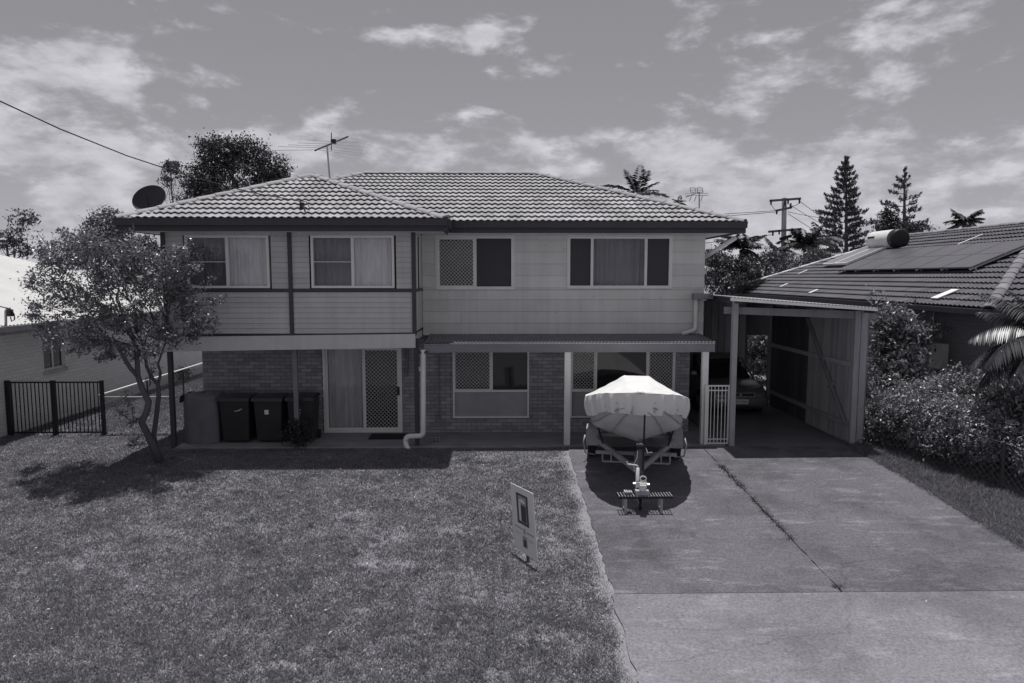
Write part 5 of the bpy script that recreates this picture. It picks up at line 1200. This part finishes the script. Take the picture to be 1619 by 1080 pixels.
# ------------------------------------------------------------------ Norfolk pines
def norfolk(label, px, pyt, pyb, Y, half, seed, whorls, dens, per=7, full=1.0):
    rng = np.random.default_rng(seed); rr = random.Random(seed); top = W(px, pyt, Y); bot = W(px, pyb, Y); base = Vector((bot.x, bot.y, G0)); t = thing('pine_tree', base, label, 'pine', 'Norfolk pines on the skyline')
    b = MB(); b.tube([base, bot, top], [.35, .22, .03], 8); C = []; H = top.z-bot.z; sc = Y/1079; Dr = []
    for k in range(whorls):
        f = (k+.3)/whorls; z = top.z-H*f**1.05; L = half*sc*(f**.8)*rr.uniform(.8, 1.15); nb = per if f > .12 else 5
        for j in range(nb):
            az = 2*pi*j/nb+k*.7+rr.uniform(-.2, .2)
            if rr.random() > dens: continue
            lift = .38-.25*f; p0 = Vector((top.x, top.y, z)); Lb = L*rr.uniform(.55, 1.2); p1 = p0+Vector((cos(az)*Lb, sin(az)*Lb, Lb*lift))
            b.tube([p0, p0.lerp(p1, .5)-Vector((0, 0, Lb*.04)), p1], [.03, .022, .008], 4, False)
            nt = max(2, int(Lb/.42))
            for q in range(nt):
                s = (.28+.72*(q+.7)/nt) if f > .25 else (q+.7)/nt
                cpt = np.array(p0.lerp(p1, s)); m = int((34+34*s)*full*rr.uniform(.6, 1.2)); dr = np.array([cos(az)*.55, sin(az)*.55, .75]); dr /= np.linalg.norm(dr)
                u = rng.uniform(-.5, .5, m); cc = cpt+dr*u[:, None]*rr.uniform(.35, .6)+rng.normal(size=(m, 3))*.062; C.append(cc); Dr.append(np.tile(dr, (m, 1)))
    b.build('trunk', M['bark'], t, smooth=True); C = np.concatenate(C); Dr = np.concatenate(Dr)
    link('crown', mesh_np('crown', leaf_quads(C, .24, rng, .1, .36, Dr, .5), 4, base), LM['pine'], t)
norfolk('dense dark Norfolk pine standing tall on the skyline', 1338, 250, 415, 68, 52, 51, 18, .95, 8)
norfolk('thin see-through Norfolk pine with long open branches', 1430, 266, 385, 64, 50, 52, 12, .60, 6, .62)

# ------------------------------------------------------------------ power pole and wires
pp = W(1240, 440, 45); pole = thing('power_pole', (pp.x, 45, G0), 'timber power pole with two crossarms behind the neighbouring roof', 'power pole')
MB().tube([(pp.x, 45, G0), W(1240, 313, 45)], [.19, .15], 12).build('pole', M['pole'], pole, smooth=True)
for x0, y0, x1, y1 in ((1217, 317.5, 1266, 314), (1215, 366.5, 1267, 362), (1228, 333, 1252, 328)):
    a, c = W(x0, y0, 44.7), W(x1, y1, 44.7); MB().bar(a, c, .12, .14).build('crossarm', M['pole'], pole)
for x, y in ((1219, 320), (1246, 319), (1264, 318), (1250, 325), (1228, 335), (1222, 369), (1232, 367), (1252, 366), (1263, 365), (1245, 376)):
    p = W(x, y, 44.6); MB().tube([p-Vector((0, 0, .16)), p+Vector((0, 0, .14))], [.05, .07], 8).build('insulator', M['black'], pole)
MB().tube([W(1233, 378, 44.7), W(1251, 373, 44.7)], .10, 8).build('switch_gear', M['black'], pole)
wr_ = thing('power_lines', (pp.x, 45, 6), 'thin overhead wires strung from the power pole across the sky', 'wires')
for pts, Y2 in (([(1228, 333), (1160, 338), (1090, 341)], 44), ([(1228, 335), (1160, 341), (1090, 346)], 44), ([(1222, 371), (1180, 376), (1110, 385)], 40), ([(1264, 318), (1300, 345), (1345, 375)], 60), ([(1252, 326), (1290, 350), (1335, 375)], 60), ([(1246, 335), (1280, 343), (1320, 347)], 60), ([(1246, 338), (1280, 360), (1310, 378)], 58), ([(1263, 365), (1290, 385), (1310, 398)], 58), ([(1219, 322), (1222, 330), (1230, 336)], 44.5), ([(1264, 320), (1258, 328), (1248, 325)], 44.5)):
    n = len(pts); q = [W(x, y, 44.6+(Y2-44.6)*i/(n-1)) for i, (x, y) in enumerate(pts)]
    MB().tube([q[0]*(1-t)**2+q[1]*2*t*(1-t)+q[2]*t*t for t in [k/8 for k in range(9)]], .018, 5).build('wire', M['cable'], wr_)

# ------------------------------------------------------------------ planting on the right
def shrub_at(label, blobs, n, per, cr, leaf, lm, seed, asp=.45, limbs=10, tr=.03, base=None, up=.5, shell=.35):
    ells = [((x, y, z), (rx, ry, rz), rx*rz*4) for x, y, z, rx, ry, rz in blobs]; b0 = blobs[0]
    return tree(label, base or (b0[0], b0[1], gz(b0[1])), limbs, ells, n, per, cr, leaf, lm, 'shrub', 'shrub', 'shrubs along the right boundary', 'barkp', tr, seed=seed, asp=asp, up=up, shell=shell, sprigs=70, sl=.42)
p = W(1420, 545, 16.2)
shrub_at('tall broad-leaved shrub beside the carport post', [(p.x-.1, 16.0, p.z, .62, .7, .75), (p.x-.4, 15.6, p.z-.5, .45, .5, .6), (p.x+.35, 16.2, p.z+.25, .35, .4, .28), (p.x-.35, 16.1, p.z+.6, .45, .5, .35), (p.x-.1, 15.6, .55, .65, .5, .6), (p.x-.55, 15.3, .9, .3, .4, .8)], 760, 13, .15, .15, LM['glossy'], 61, .34)
shrub_at('spreading small-leaved bush over the chain-link fence', [(8.85, 13.9, .75, .75, .7, .62), (9.15, 13.2, .72, .65, .6, .55), (8.6, 14.4, .65, .45, .5, .6), (9.6, 14.4, 1.0, .65, .6, .55), (8.75, 13.7, .35, .35, .4, .4), (8.75, 13.0, .4, .35, .4, .4), (10.1, 13.9, .9, .5, .5, .5)], 1500, 16, .13, .075, LM['shrub'], 62)
shrub_at('low small-leaved bush hanging over the fence post', [(9.35, 12.5, .62, .65, .6, .45), (9.85, 12.0, .55, .6, .6, .5), (9.15, 12.8, .48, .5, .4, .42), (9.1, 12.35, .45, .3, .35, .3), (9.5, 11.5, .45, .45, .4, .42)], 1200, 16, .12, .07, LM['shrub'], 63)
shrub_at('untidy low growth at the foot of the carport post', [(8.25, 15.0, .25, .25, .35, .35), (8.45, 14.6, .3, .3, .3, .4), (8.35, 15.4, .8, .25, .3, .5)], 260, 14, .1, .08, LM['shrub'], 67)
shrub_at('ragged shrub under the palm at the neighbouring wall', [(10.0, 12.9, .95, .55, .5, .55), (10.3, 12.4, 1.0, .5, .5, .5), (9.9, 13.6, 1.2, .4, .4, .35)], 520, 14, .13, .10, LM['glossy'], 68, .4)
shrub_at('small leafy bush below the meter box', [(10.15, 15.2, .95, .42, .4, .32), (9.9, 15.0, .62, .5, .4, .4)], 260, 16, .12, .075, LM['shrub'], 64)
shrub_at('broad-leaved garden shrub seen through the back of the carport', [(8.6, 23.5, 1.0, .9, .6, 1.1), (9.4, 23.8, .8, .7, .6, .9), (7.9, 24, .6, .5, .5, .6)], 420, 12, .18, .14, LM['glossy'], 65)
palm('arching palm leaning in from the garden on the right', (10.45, 12.6, gz(12.6)), (10.35, 12.5, 2.3), [(3.0, .8, 1.55, 1.15), (2.6, 1.15, 1.0, 1.1), (3.35, .55, 1.6, 1.25), (3.15, .1, 1.25, 1.15), (3.6, .2, 1.3, 1.1), (2.3, .9, 1.0, 1.0), (4.2, .8, 1.4, 1), (1.6, .9, 1.2, 1), (.5, .8, 1.3, 1), (5.3, .7, 1.3, 1), (2.2, 1.3, .8, .9), (2.85, .4, 1.5, 1.1)], 66, L=1.45, tr=.09, nl=44, ll=.52, lw=.02, hang=.6)
for (x, y, a) in ((8.45, 15.2, .5), (8.6, 14.8, .35), (8.5, 15.5, .6)): pass

# ------------------------------------------------------------------ lawn
def value_noise(x, y, s, seed):
    r_ = np.random.default_rng(seed); g_ = r_.random((256, 256)); X = x/s+40; Y = y/s+40; i = np.floor(X).astype(int); j = np.floor(Y).astype(int); fx = X-i; fy = Y-j; fx = fx*fx*(3-2*fx); fy = fy*fy*(3-2*fy)
    i %= 255; j %= 255; return (g_[i, j]*(1-fx)+g_[i+1, j]*fx)*(1-fy)+(g_[i, j+1]*(1-fx)+g_[i+1, j+1]*fx)*fy
def gzv(y):
    y = np.maximum(y, 3.0); t = np.maximum(0, 14.3-y); return G0-.06*(t-.4*(1-np.exp(-t/.4)))
bare = [(-.25, 13.75, .32, .18), (.9, 13.6, .4, .2), (1.05, 13.0, .3, .1), (-.6, 10.3, .5, .25), (-1.6, 10.0, .45, .3), (-6.2, 13.9, .9, .18), (-5.0, 10.3, .35, .12), (-2.4, 10.9, .5, .2), (.2, 11.2, .3, .12), (.5, 7.4, .5, .2), (-.4, 8.3, .4, .2), (-5.4, 9.6, .3, .15), (-1.8, 9.2, .4, .2), (.9, 9.6, .25, .25)]
for q in ((110, 885), (130, 895), (205, 700), (720, 735), (790, 745), (860, 750), (560, 870), (590, 860), (640, 890), (430, 830), (870, 850), (700, 1000), (800, 1060), (450, 1050)):
    p = G(*q); bare.append((p.x, p.y, random.uniform(.12, .4), random.uniform(.07, .16)))
def grass(name, label, n, region, hmin, hmax, m, seed, tall=None, bareon=True, wd=.0045):
    rng = np.random.default_rng(seed); x, y = region(rng, n)
    keep = np.ones(len(x), bool)
    if bareon:
        pr = np.clip(.42+.75*value_noise(x, y, .10, 1)+.30*value_noise(x, y, .3, 2)+.12*value_noise(x, y, 1.3, 3)-.1, 0.25, 1)
        for bx, by, rx, ry in bare: pr *= 1-.85*np.exp(-(((x-bx)/(rx*.75))**2+((y-by)/(ry*.75))**2)*.8)*np.clip(value_noise(x, y, .09, 5)*2.2-.4, 0, 1)
        keep = rng.random(len(x)) < pr
    x, y = x[keep], y[keep]; n = len(x); z = gzv(y)-.014
    tuft = value_noise(x, y, .45, 7); h = rng.uniform(hmin, hmax, n)*(.6+.5*tuft+.5*value_noise(x, y, .11, 8)**2)
    a = rng.uniform(0, 2*pi, n); ln = rng.uniform(.3, 1.5, n)*h; w = wd*rng.uniform(.7, 1.5, n)*(1+.05*(y-6)); b_ = rng.uniform(0, 2*pi, n)
    B = np.stack([x, y, z], 1); S = np.stack([np.cos(b_)*w, np.sin(b_)*w, np.zeros(n)], 1); Tp = B+np.stack([np.cos(a)*ln, np.sin(a)*ln, h], 1)
    v = np.stack([B-S, B+S, Tp], 1).reshape(-1, 3); o = link(name, mesh_np(name, v, 3), m); return tag(o, label, 'grass', kind='stuff')
GM = leafmat('grass blade', .20, .5, .3, .6, .2, .07, .55)
def lawn_region(rng, n):
    y = 5.9+(15.9-5.9)*rng.random(n)**1.25; xl = -np.minimum(13, y*.80+1); x = xl+(1.5-xl)*rng.random(n)
    k = (x < DL-.13+.16*value_noise(x*0+3, y, .22, 12)+.055*rng.normal(size=n)) & ~((y > 14.5) & (x > -7.05)); return x[k], y[k]
grass('grass', 'short patchy lawn grass in front of the house', 760000, lawn_region, .016, .038, GM, 71)
def tufts(rng, n):
    m = 420; cy = 6.2+8*rng.random(m); cx = -11+12.2*rng.random(m); k = rng.integers(0, m, n); r_ = .03+.09*rng.random(m); x = cx[k]+rng.normal(size=n)*r_[k]; y = cy[k]+rng.normal(size=n)*r_[k]*.8; q = x < DL-.12; return x[q], y[q]
grass('weeds', 'small dark weed tufts dotted over the lawn', 16000, tufts, .022, .045, leafmat('lawn weed', .145, .5, .2), 75, bareon=False, wd=.006)
def left_back(rng, n):
    y = 15.9+11*rng.random(n); x = -11.4+4.4*rng.random(n); return x, y
grass('grass', 'grass strip running back between the house and the left fence', 60000, left_back, .03, .07, GM, 72, wd=.008)
def verge(rng, n):
    y = 5.5+9.4*rng.random(n); x = 7.55+.04*rng.normal(size=n)+(4.2)*rng.random(n)**1.4; k = (x > DR-.05) | (y < JY) ; return x[k], y[k]
grass('grass', 'longer grass verge between the driveway and the right fence', 150000, verge, .04, .10, GM, 73, bareon=False, wd=.005)
# weeds in the joint of the driveway
def joint(rng, n):
    y = 8.3+5.2*rng.random(n)**1.3; k = value_noise(y*0+1, y, .35, 9) > .42; y = y[k]; x = DC+rng.normal(size=len(y))*.022+(rng.random(len(y)) < .25)*rng.normal(size=len(y))*.05*(y < 9.6); return x, y
grass('weeds', 'tufts of weed growing in the driveway joint', 4600, joint, .025, .085, leafmat('weed', .05, .5, .2), 74, bareon=False, wd=.005)
# pale fallen leaves and twigs on lawn and concrete
rng = np.random.default_rng(80); n = 420; y = 6.2+8*rng.random(n)**1.2; x = -9.5+17*rng.random(n); k = (x > -(y*.78)) & (x < 7.3) & ((x < 1.5) | (rng.random(n) < .18)); x, y = x[k], y[k]
C = np.stack([x, y, gzv(y)+.034], 1); d = rng.normal(size=(len(x), 3))*[1, 1, .12]
o = link('leaf_litter', mesh_np('leaf_litter', leaf_quads(C, .045, rng, 3.0, .42, d, .05), 4), leafmat('dry leaf', .42, .4, .1, .8, .2)); tag(o, 'pale dry leaves and twigs scattered over the lawn', 'leaves', kind='stuff')
